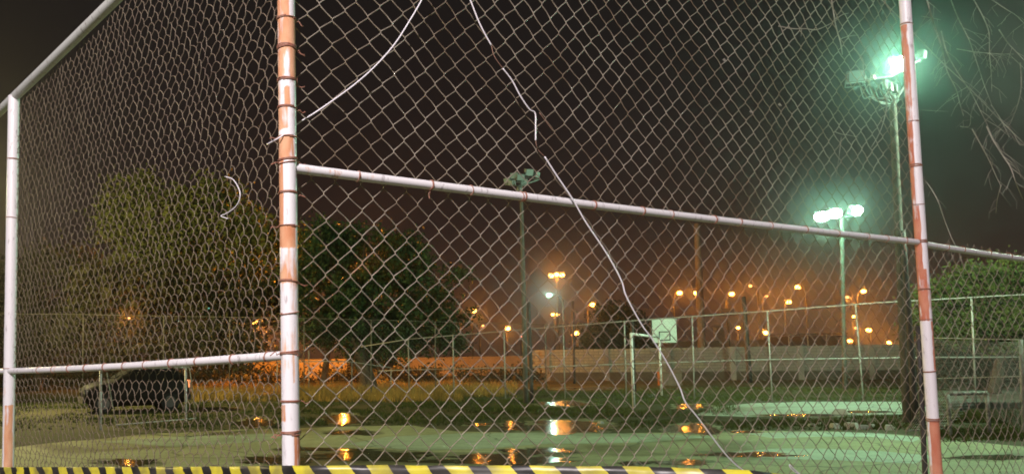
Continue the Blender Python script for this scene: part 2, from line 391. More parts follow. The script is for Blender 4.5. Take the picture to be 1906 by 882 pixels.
tag(grass('grass', [(520, 735, 1000, 792, .30), (1000, 722, 1760, 800, .55), (1740, 765, 1960, 822, .16), (-40, 742, 520, 800, .22)], 26000, m_grass, .03, .085),
    'short dark green grass between the wet court and the far fence', 'grass', kind='stuff')
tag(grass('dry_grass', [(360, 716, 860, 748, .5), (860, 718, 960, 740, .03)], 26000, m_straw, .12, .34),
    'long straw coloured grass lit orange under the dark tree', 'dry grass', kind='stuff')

# ------------------------------------------------------------------ near chain link fence
VPX = 3470
pm = gnd(542, 866, CAMP.z - .29)                     # where the middle post crosses the tape
PM = Vector((pm.x, pm.y, 0))
dR = ray(VPX, HZ(VPX)); dR.z = 0; dR.normalize()
def Rp(t, z, off=0): return PM + dR * t + Vector((0, 0, z)) + Vector((-dR.y, dR.x, 0)) * (-off)   # off > 0: towards the camera
tR = solve(lambda t: proj(Rp(t, 2.08))[0], 1711, .5, 6)
plp = at(21, 690, 3.62); PL = Vector((plp.x, plp.y, 0))
dL = (PL - PM); LL = dL.length; dL.normalize(); nL = Vector((-dL.y, dL.x, 0))
if nL.dot(CAMP - PM) < 0: nL = -nL
def Lp(t, z, off=0): return PM + dL * t + Vector((0, 0, z)) + nL * off
nRv = Vector((dR.y, -dR.x, 0))
fence = empty('chain_link_fence', PM)
tag(fence, 'near chain link fence with peeling white and rust coloured pipe posts and rails', 'fence')

def band_wear(bands):
    def fn(py, u):
        for y0, y1, f in bands:
            if y0 <= py < y1: return f(u, (py - y0) / (y1 - y0))
        return .15
    return fn
def post(p0, z0, z1, rad, wear, mat, name='post', tilt=None, n=28, dz=.008):
    zs = np.arange(z0, z1 + dz, dz); V = []; A = []; F = []
    toc = (CAMP - Vector(p0)); toc.z = 0; toc.normalize(); side = Vector((-toc.y, toc.x, 0))   # side: to the viewer's right is -?
    if side.dot(rt) < 0: side = -side
    for i, z in enumerate(zs):
        c = Vector((p0[0], p0[1], z)) + (tilt(z) if tilt else Vector((0, 0, 0)))
        py = proj(c)[1]
        for k in range(n):
            w = 2 * math.pi * k / n
            V.append(c + toc * (math.cos(w) * rad) + side * (math.sin(w) * rad) - PM)
            A.append(wear(py, math.sin(w)))
    for i in range(len(zs) - 1):
        for k in range(n):
            F.append((i * n + k, i * n + (k + 1) % n, (i + 1) * n + (k + 1) % n, (i + 1) * n + k))
    b = MB(); b.v = V; b.f = F
    return b.build(name, mat, fence, attr=A)
# wear: about 0 is clean paint, .6 bare rust
L = lambda v: (lambda u, s: v)
def left_edge(lim, a=.62, b=-.15): return lambda u, s: a if u < lim else b + .25 * max(0, 1 - abs(u - lim) * 5)
def right_edge(lim, a=.62, b=-.15): return lambda u, s: a if u > lim else b + .25 * max(0, 1 - abs(u - lim) * 5)
def centre(w, a=.55, b=.05): return lambda u, s: b if abs(u - .05) < w else a
mid = band_wear([(-900, 36, right_edge(9, 0, .62) if 0 else left_edge(.42, .62, -.1)), (36, 92, L(.62)), (92, 150, lambda u, s: .55 - .55 * max(0, 1 - abs(u) * 1.6) * min(1, s * 2.5)),
                 (150, 203, lambda u, s: .55 if abs(u) < .38 and s > .3 else .12), (203, 256, lambda u, s: .42 if u < .1 and s < .8 else .02), (256, 302, lambda u, s: .62 if u < .7 else .1),
                 (302, 418, left_edge(-.58, .6, -.2)), (418, 462, left_edge(.75, .62, 0)), (462, 526, lambda u, s: .15 + .45 * s - .25 * abs(u)),
                 (526, 584, lambda u, s: .02 if u < .2 else .28), (584, 656, lambda u, s: .14), (656, 750, lambda u, s: .35 if abs(u - .35) < .12 and s < .6 else -.02),
                 (750, 806, lambda u, s: .42 if u < -.6 and s < .6 else -.02), (806, 950, right_edge(.42, .62, .0))])
post(PM, 0, 3.9, .0246, mid, m_post)
PR = Rp(tR, 0)
topz = lambda P, py: solve(lambda z: proj((P[0], P[1], z))[1], py, -1, 6)
def lean_to(P, pxy_top, pxy_bot):
    # the small lean that the post has in the photograph
    def x_err(py, want):
        z = topz(P, py); return z, (want - proj((P[0], P[1], z))[0]) / FOC * (Vector((P[0], P[1], z)) - CAMP).dot(fw)
    za, ea = x_err(pxy_top[1], pxy_top[0]); zb, eb = x_err(pxy_bot[1], pxy_bot[0])
    return lambda z: rt * (eb + (ea - eb) * (z - zb) / (za - zb))
tiltR = lean_to(PR, (1684, 0), (1743, 882))
rightw = band_wear([(-900, 48, L(-.1)), (48, 228, left_edge(.1, .42, .02)), (228, 310, left_edge(-.15, .6, -.05)), (310, 382, left_edge(-.3, .6, -.05)),
                    (382, 452, left_edge(.2, .62, -.05)), (452, 500, left_edge(.1, .62, 0)), (500, 598, left_edge(.55, .66, .1)), (598, 690, right_edge(.75, .5, -.2)), (690, 780, L(-.25)),
                    (780, 1000, lambda u, s: .64 if u > -.55 else .12)])
post(PR, 0, 3.6, .0236, rightw, m_post2, tilt=tiltR)
tiltL = lean_to(PL, (26, 185), (15, 868))
leftw = band_wear([(-900, 690, L(-.3)), (690, 752, L(-.12)), (752, 1000, lambda u, s: .55 if abs(u) < .75 else .1)])
ztl = topz(PL, 182)
post(PL, 0, ztl, .0262, leftw, m_post, tilt=tiltL)

def rail(P, Q, rad, wearfn, mat=None, name='rail', n=20):
    P = Vector(P); Q = Vector(Q); d = (Q - P).normalized(); a = d.cross(Vector((0, 0, 1))).normalized(); c = a.cross(d)
    m = int((Q - P).length / .012); V = []; A = []; F = []
    for i in range(m + 1):
        p = P.lerp(Q, i / m); p.z -= .006 * math.sin(math.pi * i / m)
        for k in range(n):
            w = 2 * math.pi * k / n
            V.append(p + a * math.cos(w) * rad + c * math.sin(w) * rad - PM); A.append(wearfn(i / m, math.sin(w)))
    for i in range(m):
        for k in range(n): F.append((i * n + k, i * n + (k + 1) % n, (i + 1) * n + (k + 1) % n, (i + 1) * n + k))
    b = MB(); b.v = V; b.f = F
    return b.build(name, mat or m_post, fence, attr=A)
zR0 = topz(PM, 312); zR1 = topz(PR, 451)
rr_ = .0136
spots = [random.random() for _ in range(9)]
def railwear(t, u): return -.18 + .30 * max(0, 1 - abs(t - .03) * 14) + .22 * max([max(0, 1 - abs(t - s) * 30) for s in spots]) - .1 * (u > .4)
railR = rail(Rp(.02, zR0), Rp(tR - .02, zR1), rr_, railwear)
railR2 = rail(Rp(tR + .02, zR1 - .006), Rp(tR + 1.6, zR1 - .045), rr_, railwear)
zL0 = topz(PM, 661); zL1 = topz(PL, 690)
railL = rail(Lp(.02, zL0), Lp(LL + .0, zL1, .012), .0128, lambda t, u: -.2 + .12 * (t > .7))
railL2 = rail(Lp(LL + .02, zL1, -.01), Lp(LL + 1.2, zL1, -.01), .0128, lambda t, u: -.1)
# upper pipe of the left panel, running over the left post
tq = solve(lambda t: proj(Lp(t, 2.9))[0], 214, 0.05, LL)
zq = solve(lambda z: proj(Lp(tq, z))[1], -3, 1, 5)
m_top = worn_paint('dull top pipe', (.50, .52, .50), (.30, .22, .16), (.36, .30, .24))
sl = (ztl + .01 - zq) / (LL - tq)
rail(Lp(.03, zq + sl * (.03 - tq)), Lp(LL + 1.3, zq + sl * (LL + 1.3 - tq)), .0215, lambda t, u: .05, m_top)

# chain link weave: each wire is a flattened spiral hooked to its neighbour
def chain(name, P, ta, tb, za, zb, dh, dv, rad, wobble, loose=0.0, knot=.035, shift=0.0, ztop=None, sides=5, parent=None, mat=None, org=None, bulge=0):
    V = []; F = []; n = sides; kmax = int((tb - ta) / (dh / 2)); jm = int((zb - za) / (dv / 2))
    for k in range(kmax):
        pts = []
        for j in range(jm + 1):
            side = (j + k) % 2
            if ztop and za + j * dv / 2 > ztop(ta + (k + .5) * dh / 2): break
            t = ta + (k + side) * dh / 2 if True else 0
            z = za + j * dv / 2
            off = rad * 1.1 * (1 if j % 2 == 0 else -1)
            # bend points on both sides of the hook
            hx = (dh * .085) * (1 if side else -1)
            q = Vector((t * .9, z * .9, 1.3)); w = noise.noise_vector(q * 1.6) * wobble + noise.noise_vector(q * 6) * wobble * .45
            jit = noise.noise_vector(Vector((t * 31, z * 31, 4))) * wobble * .28
            tt = t + w.x + jit.x + (-hx * .12); zz = z + w.y + jit.y
            o2 = bulge * math.sin(t * 2.1) * math.cos(z * 1.7) + w.z * 1.5
            if loose:
                lj = noise.noise_vector(Vector((round(t / dh * 2) * 3.7, j * 5.3, 9.1))); tt += lj.x * dh * .22; zz += lj.y * dv * .2
            if j > 0:
                pt, pz, po = last
                pts.append(P(pt * .5 + tt * .5 - shift * dh, pz * .5 + zz * .5 + shift * dh * .5, (po + o2) * .5 + rad * .9 * (1 if j % 2 else -1)))
            over = dh * .012 * (1 if side else -1)
            if j > 0: pts.append(P(tt + over, zz - knot * dv, o2 + off * .5))
            pts.append(P(tt + over, zz + knot * dv, o2 - off * .5))
            last = (tt, zz, o2)
        b = len(V); m = len(pts)
        A = np.array([tuple(p) for p in pts]); T = np.empty_like(A); T[1:-1] = A[2:] - A[:-2]; T[0] = A[1] - A[0]; T[-1] = A[-1] - A[-2]
        T /= np.linalg.norm(T, axis=1)[:, None]
        ref = np.array(tuple(P(0, 0, 1) - P(0, 0, 0))); a = np.cross(T, ref); a /= np.linalg.norm(a, axis=1)[:, None]; c = np.cross(T, a)
        for q in range(n):
            w = 2 * math.pi * q / n
        ring = [A + a * math.cos(2 * math.pi * q / n) * rad + c * math.sin(2 * math.pi * q / n) * rad for q in range(n)]
        V.append(np.stack(ring, 1).reshape(-1, 3))
        base = sum(len(x) for x in V[:-1]) if False else chain.cnt
        i = np.arange(m - 1)[:, None]; q = np.arange(n)[None, :]; q2 = (q + 1) % n
        f = np.stack([base + i * n + q, base + i * n + q2, base + (i + 1) * n + q2, base + (i + 1) * n + q], -1).reshape(-1, 4)
        F.append(f); chain.cnt += m * n
    chain.cnt = 0
    V = np.concatenate(V); F = np.concatenate(F)
    V = V - np.array(tuple(org if org is not None else PM))
    me = bpy.data.meshes.new(name); me.vertices.add(len(V)); me.vertices.foreach_set('co', V.astype(np.float32).ravel())
    me.loops.add(F.size); me.loops.foreach_set('vertex_index', F.astype(np.int32).ravel())
    me.polygons.add(len(F)); me.polygons.foreach_set('loop_start', np.arange(0, F.size, 4, dtype=np.int32))
    me.polygons.foreach_set('loop_total', np.full(len(F), 4, dtype=np.int32)); me.update(calc_edges=True)
    me.polygons.foreach_set('use_smooth', np.ones(len(F), dtype=bool))
    me.materials.append(mat or m_galv); o = bpy.data.objects.new(name, me); COL.objects.link(o); o.parent = parent; return o
chain.cnt = 0
chain('chain_mesh', lambda t, z, o: Rp(t, z - .035 * t, o - .022), .035, tR + 1.25, .35, 3.75, .0800, .0785, .00160, .0135, .0, shift=.0, knot=.04, parent=fence, ztop=lambda t: 9 if t < tR else zR1 + .04 * t)
chain('chain_mesh', lambda t, z, o: Lp(t, z, o - .020), .02, LL + .02, .35, max(zq - sl * tq, zq + sl * (LL - tq)), .0460, .0640, .00135, .015, .20, knot=.10, shift=.075, ztop=lambda t: zq + sl * (t - tq) - .02, mat=m_galv2, parent=fence, bulge=.012)

# tie wires: loops round the pipes with twisted tails
def tie(parent, c, axis, rad, turns=1.3, tail=None):
    axis = Vector(axis).normalized(); a = axis.orthogonal().normalized(); b2 = axis.cross(a); pts = []
    N = int(14 * turns); ph = random.uniform(0, 6)
    tl = random.uniform(-.18, .18)
    for i in range(N + 1):
        w = ph + 2 * math.pi * i / 14 ; r = rad + .0022
        pts.append(c + a * math.cos(w) * r + b2 * math.sin(w) * r + axis * (.003 * i / 14 + tl * r * math.cos(w)))
    mb = MB(PM); mb.tube(pts, .0016, 5)
    if tail is not None:
        s = Vector(c) + Vector(tail) * (rad + .003)
        q = [s + Vector(tail) * (.009 * k) + Vector((random.gauss(0, .002), random.gauss(0, .002), random.gauss(0, .004) - .002 * k)) for k in range(4)]
        mb.tube(q, .0016, 5)
    o = mb.build('tie_wire', m_tie, parent); o.location = -Vector(parent.location) if parent != fence else (0, 0, 0)
    return o
posts = [o for o in fence.children if o.name.startswith('post')]
for y in (38, 91, 92.5, 150, 153, 204, 257, 299, 304, 362, 421, 526, 583, 655, 662, 748, 805, 807):
    z = topz(PM, y); tie(posts[0], PM + Vector((0, 0, z)), (random.gauss(0, .04), random.gauss(0, .04), 1), .0246, random.choice((1.1, 1.9, 2.3)), dR * random.choice((1, 1, .6)) if random.random() < .7 else -dR)
for y in (48, 228, 310, 311, 381, 449, 453, 540, 596, 691, 779, 783):
    z = topz(PR, y); tie(posts[1], PR + Vector((0, 0, z)) + tiltR(z), (random.gauss(0, .04), random.gauss(0, .04), 1), .0236, random.choice((1.1, 1.9)), dR if random.random() < .5 else None)
for y in (298, 407, 686):
    z = topz(PL, y); tie(posts[2], PL + Vector((0, 0, z)) + tiltL(z), (0, 0, 1), .0262)
for x in (665, 800, 874, 968, 973, 1103, 1193, 1247, 1327, 1375, 1432, 1497, 1555, 1612, 1648, 1683):
    t = solve(lambda t: proj(Rp(t, zR0 + (zR1 - zR0) * t / tR))[0], x, 0, tR)
    f = t / tR; c = Rp(t, zR0 + (zR1 - zR0) * f - .006 * math.sin(math.pi * f))
    tie(railR, c, dR, rr_, random.choice((1.2, 2.1)), Vector((0, 0, -1)) if random.random() < .25 else None)
for x in (1760, 1790, 1838, 1876):
    t = solve(lambda t: proj(Rp(t, zR1))[0], x, tR, tR + 2); c = Rp(t, zR1 - .006 - .039 * (t - tR) / 1.6)
    tie(railR2, c, dR, rr_, 1.9)
for x in (78, 105, 134, 165, 200, 236, 275, 322, 370, 436, 500):
    t = solve(lambda t: proj(Lp(t, zL0 + (zL1 - zL0) * t / LL))[0], x, 0, LL)
    tie(railL, Lp(t, zL0 + (zL1 - zL0) * t / LL, .012 * t / LL) - Vector((0, 0, .006 * math.sin(math.pi * t / LL))), dL, .0128, random.choice((1.2, 2.2)))

# ------------------------------------------------------------------ loose cables and twigs on the near fence
def onR(px, py, off=.012):
    t = solve(lambda t: proj(Rp(t, 2, off))[0], px, -.6, 6)
    for _ in range(4):
        z = solve(lambda z: proj(Rp(t, z, off))[1], py, -1, 6); t = solve(lambda t: proj(Rp(t, z, off))[0], px, -.6, 6)
    return Rp(t, z, off)
def onL(px, py, off=.012):
    z = 2
    for _ in range(5):
        t = solve(lambda t: proj(Lp(t, z, off))[0], px, -.1, LL + .5); z = solve(lambda z: proj(Lp(t, z, off))[1], py, -1, 6)
    return Lp(t, z, off)
def smooth(pts, k=6):
    out = []
    for i in range(len(pts) - 1):
        p0 = pts[max(i - 1, 0)]; p1 = pts[i]; p2 = pts[i + 1]; p3 = pts[min(i + 2, len(pts) - 1)]
        for j in range(k):
            t = j / k
            out.append(.5 * ((2 * p1) + (p2 - p0) * t + (2 * p0 - 5 * p1 + 4 * p2 - p3) * t * t + (3 * p1 - p0 - 3 * p2 + p3) * t ** 3))
    out.append(pts[-1]); return out
pA = [onR(x, y, o) for x, y, o in ((812, -60, .03), (785, 0, .03), (762, 40, .03), (735, 82, .028), (700, 122, .026), (662, 156, .024), (620, 187, .020), (585, 211, .005), (556, 229, -.030))]
pA += [onL(x, y, .03) for x, y in ((524, 254), (497, 269))]
MB(pA[0]).tube(smooth(pA), .0021, 8).build('cable', m_cable, loc=pA[0])
tag(bpy.data.objects['cable'], 'thin white cable arcing down the mesh and passing behind the rusty middle post', 'cable')
cb = empty('cable', onR(1385, 875)); tag(cb, 'long kinked white cable hanging down the mesh to the striped tape', 'cable')
segs = [[(860, -30), (875, 0), (893, 45), (915, 86)], [(936, 128), (953, 150), (968, 178), (985, 203), (996, 211), (997, 235), (997, 262)],
        [(1014, 292), (1035, 325), (1066, 371), (1090, 413), (1128, 470), (1156, 521), (1166, 552), (1195, 605), (1212, 628), (1240, 672), (1265, 720), (1276, 748), (1300, 778), (1345, 838), (1372, 866), (1392, 877), (1440, 884)]]
oc = cb.location.copy()
for s in segs:
    MB(oc).tube(smooth([onR(x, y, .024) for x, y in s]), .0021 if s is not segs[2] else .0025, 8).build('sheathed_length', m_cable, cb)
for a in (((915, 86), (920, 105), (936, 128)), ((997, 262), (1001, 278), (1014, 292)), ((1004, 210), (1030, 245))):
    MB(oc).tube(smooth([onR(x, y, -.004) for x, y in a]), .0012, 6).build('bare_length', m_bare, cb)
pC = [onL(x, y, .02) for x, y in ((419, 329), (432, 333), (441, 344), (447, 360), (444, 376), (435, 388), (420, 398), (411, 402), (424, 407))]
o = MB(pC[0]).tube(smooth(pC), .0014, 8).build('cable_end', m_cable, loc=pC[0]); tag(o, 'short curled offcut of white cable caught in the left mesh', 'cable')
pD = [onR(x, y, .03) for x, y in ((1492, 884), (1480, 874), (1470, 864), (1472, 871), (1484, 880), (1500, 886))]
o = MB(pD[0]).tube(smooth(pD), .0022, 8).build('cable_loop', m_cable, loc=pD[0]); tag(o, 'small white cable loop sticking up beside the end of the tape', 'cable')

# ------------------------------------------------------------------ hazard striped tape in front of the fence
def hazard():
    m = bpy.data.materials.new('black and yellow striped plastic'); m.use_nodes = True; t = m.node_tree; b = t.nodes['Principled BSDF']
    uv = t.nodes.new('ShaderNodeUVMap'); sp = t.nodes.new('ShaderNodeSeparateXYZ'); t.links.new(uv.outputs[0], sp.inputs[0])
    nz = t.nodes.new('ShaderNodeTexNoise'); nz.inputs['Scale'].default_value = 30; t.links.new(uv.outputs[0], nz.inputs['Vector'])
    ma = t.nodes.new('ShaderNodeMath'); ma.operation = 'MULTIPLY_ADD'; t.links.new(sp.outputs['Y'], ma.inputs[0]); ma.inputs[1].default_value = -.8; t.links.new(sp.outputs['X'], ma.inputs[2])
    mb_ = t.nodes.new('ShaderNodeMath'); mb_.operation = 'MULTIPLY_ADD'; t.links.new(nz.outputs[0], mb_.inputs[0]); mb_.inputs[1].default_value = .010; t.links.new(ma.outputs[0], mb_.inputs[2])
    fr = t.nodes.new('ShaderNodeMath'); fr.operation = 'DIVIDE'; t.links.new(mb_.outputs[0], fr.inputs[0]); fr.inputs[1].default_value = .1
    f2 = t.nodes.new('ShaderNodeMath'); f2.operation = 'FRACT'; t.links.new(fr.outputs[0], f2.inputs[0])
    gt = t.nodes.new('ShaderNodeMath'); gt.operation = 'GREATER_THAN'; gt.inputs[1].default_value = .56; t.links.new(f2.outputs[0], gt.inputs[0])
    n2 = t.nodes.new('ShaderNodeTexNoise'); n2.inputs['Scale'].default_value = 9; n2.inputs['Detail'].default_value = 8; t.links.new(uv.outputs[0], n2.inputs['Vector'])
    r1 = t.nodes.new('ShaderNodeValToRGB'); r1.color_ramp.elements[0].color = (.58, .52, .045, 1); r1.color_ramp.elements[1].color = (.30, .27, .06, 1); r1.color_ramp.elements[0].position = .42; r1.color_ramp.elements[1].position = .60
    r2 = t.nodes.new('ShaderNodeValToRGB'); r2.color_ramp.elements[0].color = (.018, .018, .016, 1); r2.color_ramp.elements[1].color = (.065, .06, .055, 1); r2.color_ramp.elements[0].position = .4; r2.color_ramp.elements[1].position = .75
    t.links.new(n2.outputs[0], r1.inputs[0]); t.links.new(n2.outputs[0], r2.inputs[0])
    mx = t.nodes.new('ShaderNodeMix'); mx.data_type = 'RGBA'; t.links.new(gt.outputs[0], mx.inputs[0]); t.links.new(r1.outputs[0], mx.inputs[6]); t.links.new(r2.outputs[0], mx.inputs[7])
    t.links.new(mx.outputs[2], b.inputs['Base Color']); b.inputs['Roughness'].default_value = .38
    return m
tp = []                                             # top edge: pixel and depth
for x, y, d in ((-160, 869, 3.85), (0, 868.5, 3.20), (100, 868.5, 2.94), (250, 868.5, 2.62), (420, 867.5, 2.26), (560, 866, 2.00), (700, 865.5, 1.95), (850, 865.5, 1.87), (1000, 866, 1.80), (1120, 867, 1.76),
                (1230, 869, 1.73), (1320, 871.5, 1.70), (1390, 875, 1.69), (1430, 879.5, 1.68), (1470, 884, 1.67), (1560, 884, 1.66), (1700, 893, 1.65)):
    tp.append(at(x, y, d))
tp = smooth(tp, 10)
V = []; F = []; U = []; s = 0
Wd = .075; rows = 6
for i, p in enumerate(tp):
    if i: s += (tp[i] - tp[i - 1]).length
    f = i / (len(tp) - 1)
    d = (tp[min(i + 1, len(tp) - 1)] - tp[max(i - 1, 0)]).normalized(); toc = d.cross(Vector((0, 0, 1))); toc.z = 0; toc.normalize()
    if toc.dot(CAMP - p) < 0: toc = -toc
    lay = .15 + 1.0 * max(0, (f - .60) / .4)        # the tape lies over towards the viewer at its right end
    for r_ in range(rows + 1):
        w = Wd * r_ / rows
        crease = .0016 * noise.noise(Vector((s * 9, r_ * .5, 1))) + .0012 * noise.noise(Vector((s * 31, r_ * .9, 4)))
        q = p + Vector((0, 0, -1)) * w * math.cos(min(lay, 1.2)) + toc * w * math.sin(min(lay, 1.2)) + toc * (.002 * math.sin(s * 21 + r_) + crease * 3) + Vector((0, 0, crease * 1.3))
        V.append(q); U.append((s, w))
n = rows + 1
for i in range(len(tp) - 1):
    for r_ in range(rows): F.append((i * n + r_, (i + 1) * n + r_, (i + 1) * n + r_ + 1, i * n + r_ + 1))
org = tp[60].copy()
me = bpy.data.meshes.new('hazard_tape'); me.from_pydata([tuple(v - org) for v in V], [], F)
uvl = me.uv_layers.new(name='UVMap')
for poly in me.polygons:
    for li in poly.loop_indices: uvl.data[li].uv = U[me.loops[li].vertex_index]
me.polygons.foreach_set('use_smooth', [True] * len(F)); me.materials.append(hazard())
o = bpy.data.objects.new('hazard_tape', me); COL.objects.link(o); o.location = org
sd = o.modifiers.new('thickness', 'SOLIDIFY'); sd.thickness = .0025
tag(o, 'black and yellow striped hazard tape stretched in front of the fence foot', 'hazard tape')

# slim black post close behind the fence
p0 = at(1725, 960, 5.0); bx = Vector((p0.x, p0.y, 0))
b = MB(bx); b.tube([(p0.x, p0.y, 0), at(1722, 882, 5.0), at(1716, 760, 5.0), at(1712, 680, 5.0), at(1709, 606, 5.0)], .0155, 10)
o = b.build('dark_post', m_dark, loc=bx); tag(o, 'slim black post just left of the red and white right hand post', 'post')

# ------------------------------------------------------------------ bare overhanging twigs, upper right
tw = empty('bare_tree_branch', at(1880, 0, 4.4)); tw_o = tw.location.copy()
tag(tw, 'tangle of thin bare twigs hanging in at the upper right corner', 'branch')
def twig(pts, r0_, Y=4.4, name='twig'):
    P = []; r0_ *= .85
    for i, (x, y) in enumerate(pts):
        P.append(at(x + random.gauss(0, 1), y + random.gauss(0, 1), Y + .12 * math.sin(i + x)))
    P = smooth(P, 4); m = len(P)
    b = MB(tw_o); b.tube(P, r0_, 5, radii=[r0_ * (1 - .6 * i / m) for i in range(m)])
    for i in range(2, m - 1, 2):
        if random.random() < .9:
            d = (P[i + 1] - P[i - 1]).normalized(); s = random.choice((-1, 1)); L_ = random.uniform(.04, .17)
            side = (rt * s * .8 + d * .7 + Vector((0, 0, -.25))).normalized()
            q = [P[i], P[i] + side * L_ * .5, P[i] + side * L_ + Vector((0, 0, -.02)) + Vector((random.gauss(0, .01),) * 3)]
            b.tube(q, r0_ * .4, 4, radii=[r0_ * .45, r0_ * .35, r0_ * .2])
            if random.random() < .7:
                q2 = q[1] + (side * .6 + d + Vector((random.gauss(0, .3), 0, random.gauss(0, .3)))).normalized() * L_ * .6
                b.tube([q[1], q2, q2 + Vector((random.gauss(0, .02), 0, -.04))], r0_ * .25, 4)
    b.build(name, m_twig, tw)
for pts, r_ in (([(1722, -10), (1730, 20), (1740, 50), (1752, 85), (1757, 110), (1764, 135), (1778, 165), (1785, 190), (1792, 214)], .0052),
                ([(1748, 60), (1762, 95), (1776, 125), (1792, 148), (1808, 175), (1825, 205), (1838, 235)], .0042),
                ([(1770, 0), (1785, 35), (1800, 70), (1810, 92), (1822, 130), (1833, 160), (1845, 195)], .0040),
                ([(1812, -5), (1828, 30), (1840, 62), (1842, 100), (1846, 140), (1846, 172)], .0040),
                ([(1845, 195), (1862, 222), (1880, 255)], .0035),
                ([(1858, 55), (1875, 80), (1893, 98), (1906, 112)], .0036),
                ([(1900, 118), (1902, 160), (1895, 195), (1885, 222), (1878, 235)], .0035),
                ([(1810, 240), (1828, 270), (1840, 300), (1852, 325), (1864, 345)], .0046),
                ([(1838, 235), (1850, 262), (1868, 290), (1880, 312), (1892, 340), (1906, 372)], .0060),
                ([(1700, 320), (1722, 340), (1745, 372), (1757, 405), (1770, 440), (1785, 470), (1796, 500)], .0045),
                ([(1786, 235), (1804, 236), (1806, 212)], .0030), ([(1864, 345), (1856, 370), (1853, 396)], .003),
                ([(1780, 92), (1815, 98), (1850, 100), (1885, 102)], .0026), ([(1848, 0), (1870, 18), (1895, 30), (1915, 55)], .003),
                ([(1875, 235), (1888, 250), (1900, 270), (1912, 262)], .004), ([(1716, 30), (1735, 34), (1752, 38)], .0022)):
    twig(pts, r_)
tw2 = empty('hanging_twig', at(1552, -10, 3.6)); tag(tw2, 'thin pale twig with side shoots hanging from above beside the floodlight', 'twig')
def twig_on(root, pts, r_, Y):
    P = smooth([at(x, y, Y) for x, y in pts], 4); m = len(P)
    MB(root.location).tube(P, r_, 5, radii=[r_ * (1 - .5 * i / m) for i in range(m)]).build('shoot', m_twig, root)
for pts, r_ in (([(1546, -10), (1551, 20), (1556, 50), (1564, 78), (1568, 102)], .0038), ([(1449, 49), (1475, 54), (1500, 54), (1520, 56), (1545, 45), (1560, 36)], .0030),
                ([(1562, 74), (1580, 68), (1598, 66)], .0022), ([(1556, 36), (1568, 28), (1580, 25)], .002), ([(1492, 55), (1491, 68)], .0016)):
    twig_on(tw2, pts, r_, 3.6)
tw3 = empty('hanging_twig', at(1588, 90, 3.6)); tag(tw3, 'broken twig caught in the mesh between the two floodlight poles', 'twig')
for pts, r_ in (([(1589, 90), (1598, 101), (1606, 112), (1607, 128), (1612, 142), (1622, 163)], .0026), ([(1648, 178), (1650, 200), (1645, 225), (1636, 250), (1622, 274)], .0028),
                ([(1553, 245), (1566, 250), (1580, 252), (1598, 256)], .0020), ([(1566, 255), (1562, 290), (1556, 330)], .0018), ([(1636, 206), (1655, 198), (1700, 204), (1765, 208)], .0018)):
    twig_on(tw3, pts, r_, 3.6)
b = MB(at(1690, 0, 4.2)); b.tube(smooth([at(x, y, 4.2) for x, y in ((1612, -30), (1680, 40), (1745, 108), (1800, 160), (1860, 222), (1940, 300))]), .0022, 6)
o = b.build('overhead_wire', m_twig, loc=at(1690, 0, 4.2)); tag(o, 'straight pale wire running down to the right through the bare twigs', 'wire')
for (x, y), nm in (((1345, 112), 'dry_leaf'), ((1395, 208), 'dry_leaf'), ((1448, 195), 'dry_leaf')):
    c = onR(x, y, .02); b = MB(c)
    b.tube([c, c + rt * .006 + up * .006, c + rt * .016 + up * -.006], .0012, 4)
    b.poly([c, c + rt * .009 + up * .006, c + rt * .015 + fw * .006, c + rt * .008 - up * .007])
    o = b.build(nm, m_twig, smooth=False, loc=c)
    tag(o, {1345: 'highest pale dry leaf scrap caught in the right panel of the mesh', 1395: 'middle pale dry leaf scrap caught in the right panel of the mesh', 1448: 'rightmost pale dry leaf scrap caught in the right panel of the mesh'}[x], 'leaf', 'leaf scraps caught in the fence')

# ------------------------------------------------------------------ floodlight poles
def floodhead(root, c, w, h, d, yaw, pitch, glass, name='floodlight_head'):
    rot = Matrix.Rotation(yaw, 3, 'Z') @ Matrix.Rotation(pitch, 3, 'X'); b = MB(root.location)
    b.box(c, (w, d, h), rot); b.box(Vector(c) + rot @ Vector((0, d * .75, 0)), (w * .5, d * .7, h * .55), rot)
    for k in range(4): b.box(Vector(c) + rot @ Vector(((k - 1.5) * w * .12, d * 1.2, 0)), (w * .03, d * .3, h * .5), rot)
    b.tube([Vector(c) + rot @ Vector((-w * .58, 0, 0)), Vector(c) + rot @ Vector((-w * .58, d * .4, -h * .8)), Vector(c) + rot @ Vector((w * .58, d * .4, -h * .8)), Vector(c) + rot @ Vector((w * .58, 0, 0))], .015, 6)
    hd = b.build(name, m_floodc, root, smooth=False)
    g = MB(root.location); g.box(Vector(c) + rot @ Vector((0, -d * .52, 0)), (w * .88, d * .12, h * .86), rot)
    if glass == m_floodlit:                          # a domed glass on the lit ones
        g = MB(root.location); n_ = 14
        for i in range(6):
            a = math.pi / 2 * i / 5
            for k in range(n_):
                q = 2 * math.pi * k / n_
                g.v.append(Vector(c) - root.location + rot @ Vector((math.cos(q) * w * .55 * math.cos(a), -d * .5 - d * .9 * math.sin(a), math.sin(q) * h * .55 * math.cos(a))))
        for i in range(5):
            for k in range(n_): g.f.append((i * n_ + k, i * n_ + (k + 1) % n_, (i + 1) * n_ + (k + 1) % n_, (i + 1) * n_ + k))
    g.build('glass', glass, hd, smooth=False)
    return rot @ Vector((0, -1, 0))
def pole_thing(name, label, cat, basepx, Y, top_px, r_b, r_t, mat):
    g = at(*basepx, Y) if basepx[1] is not None else None
    base = Vector((g.x, g.y, 0)); root = empty(name, base); tag(root, label, cat)
    tpz = at(*top_px, Y)
    pts = [base + (Vector((tpz.x, tpz.y, tpz.z)) - base) * k / 6 for k in range(7)]
    MB(base).tube(pts, r_b, 12, radii=[r_b + (r_t - r_b) * k / 6 for k in range(7)]).build('pole', mat, root)
    return root, tpz
YD = gnd(1690, 786).y
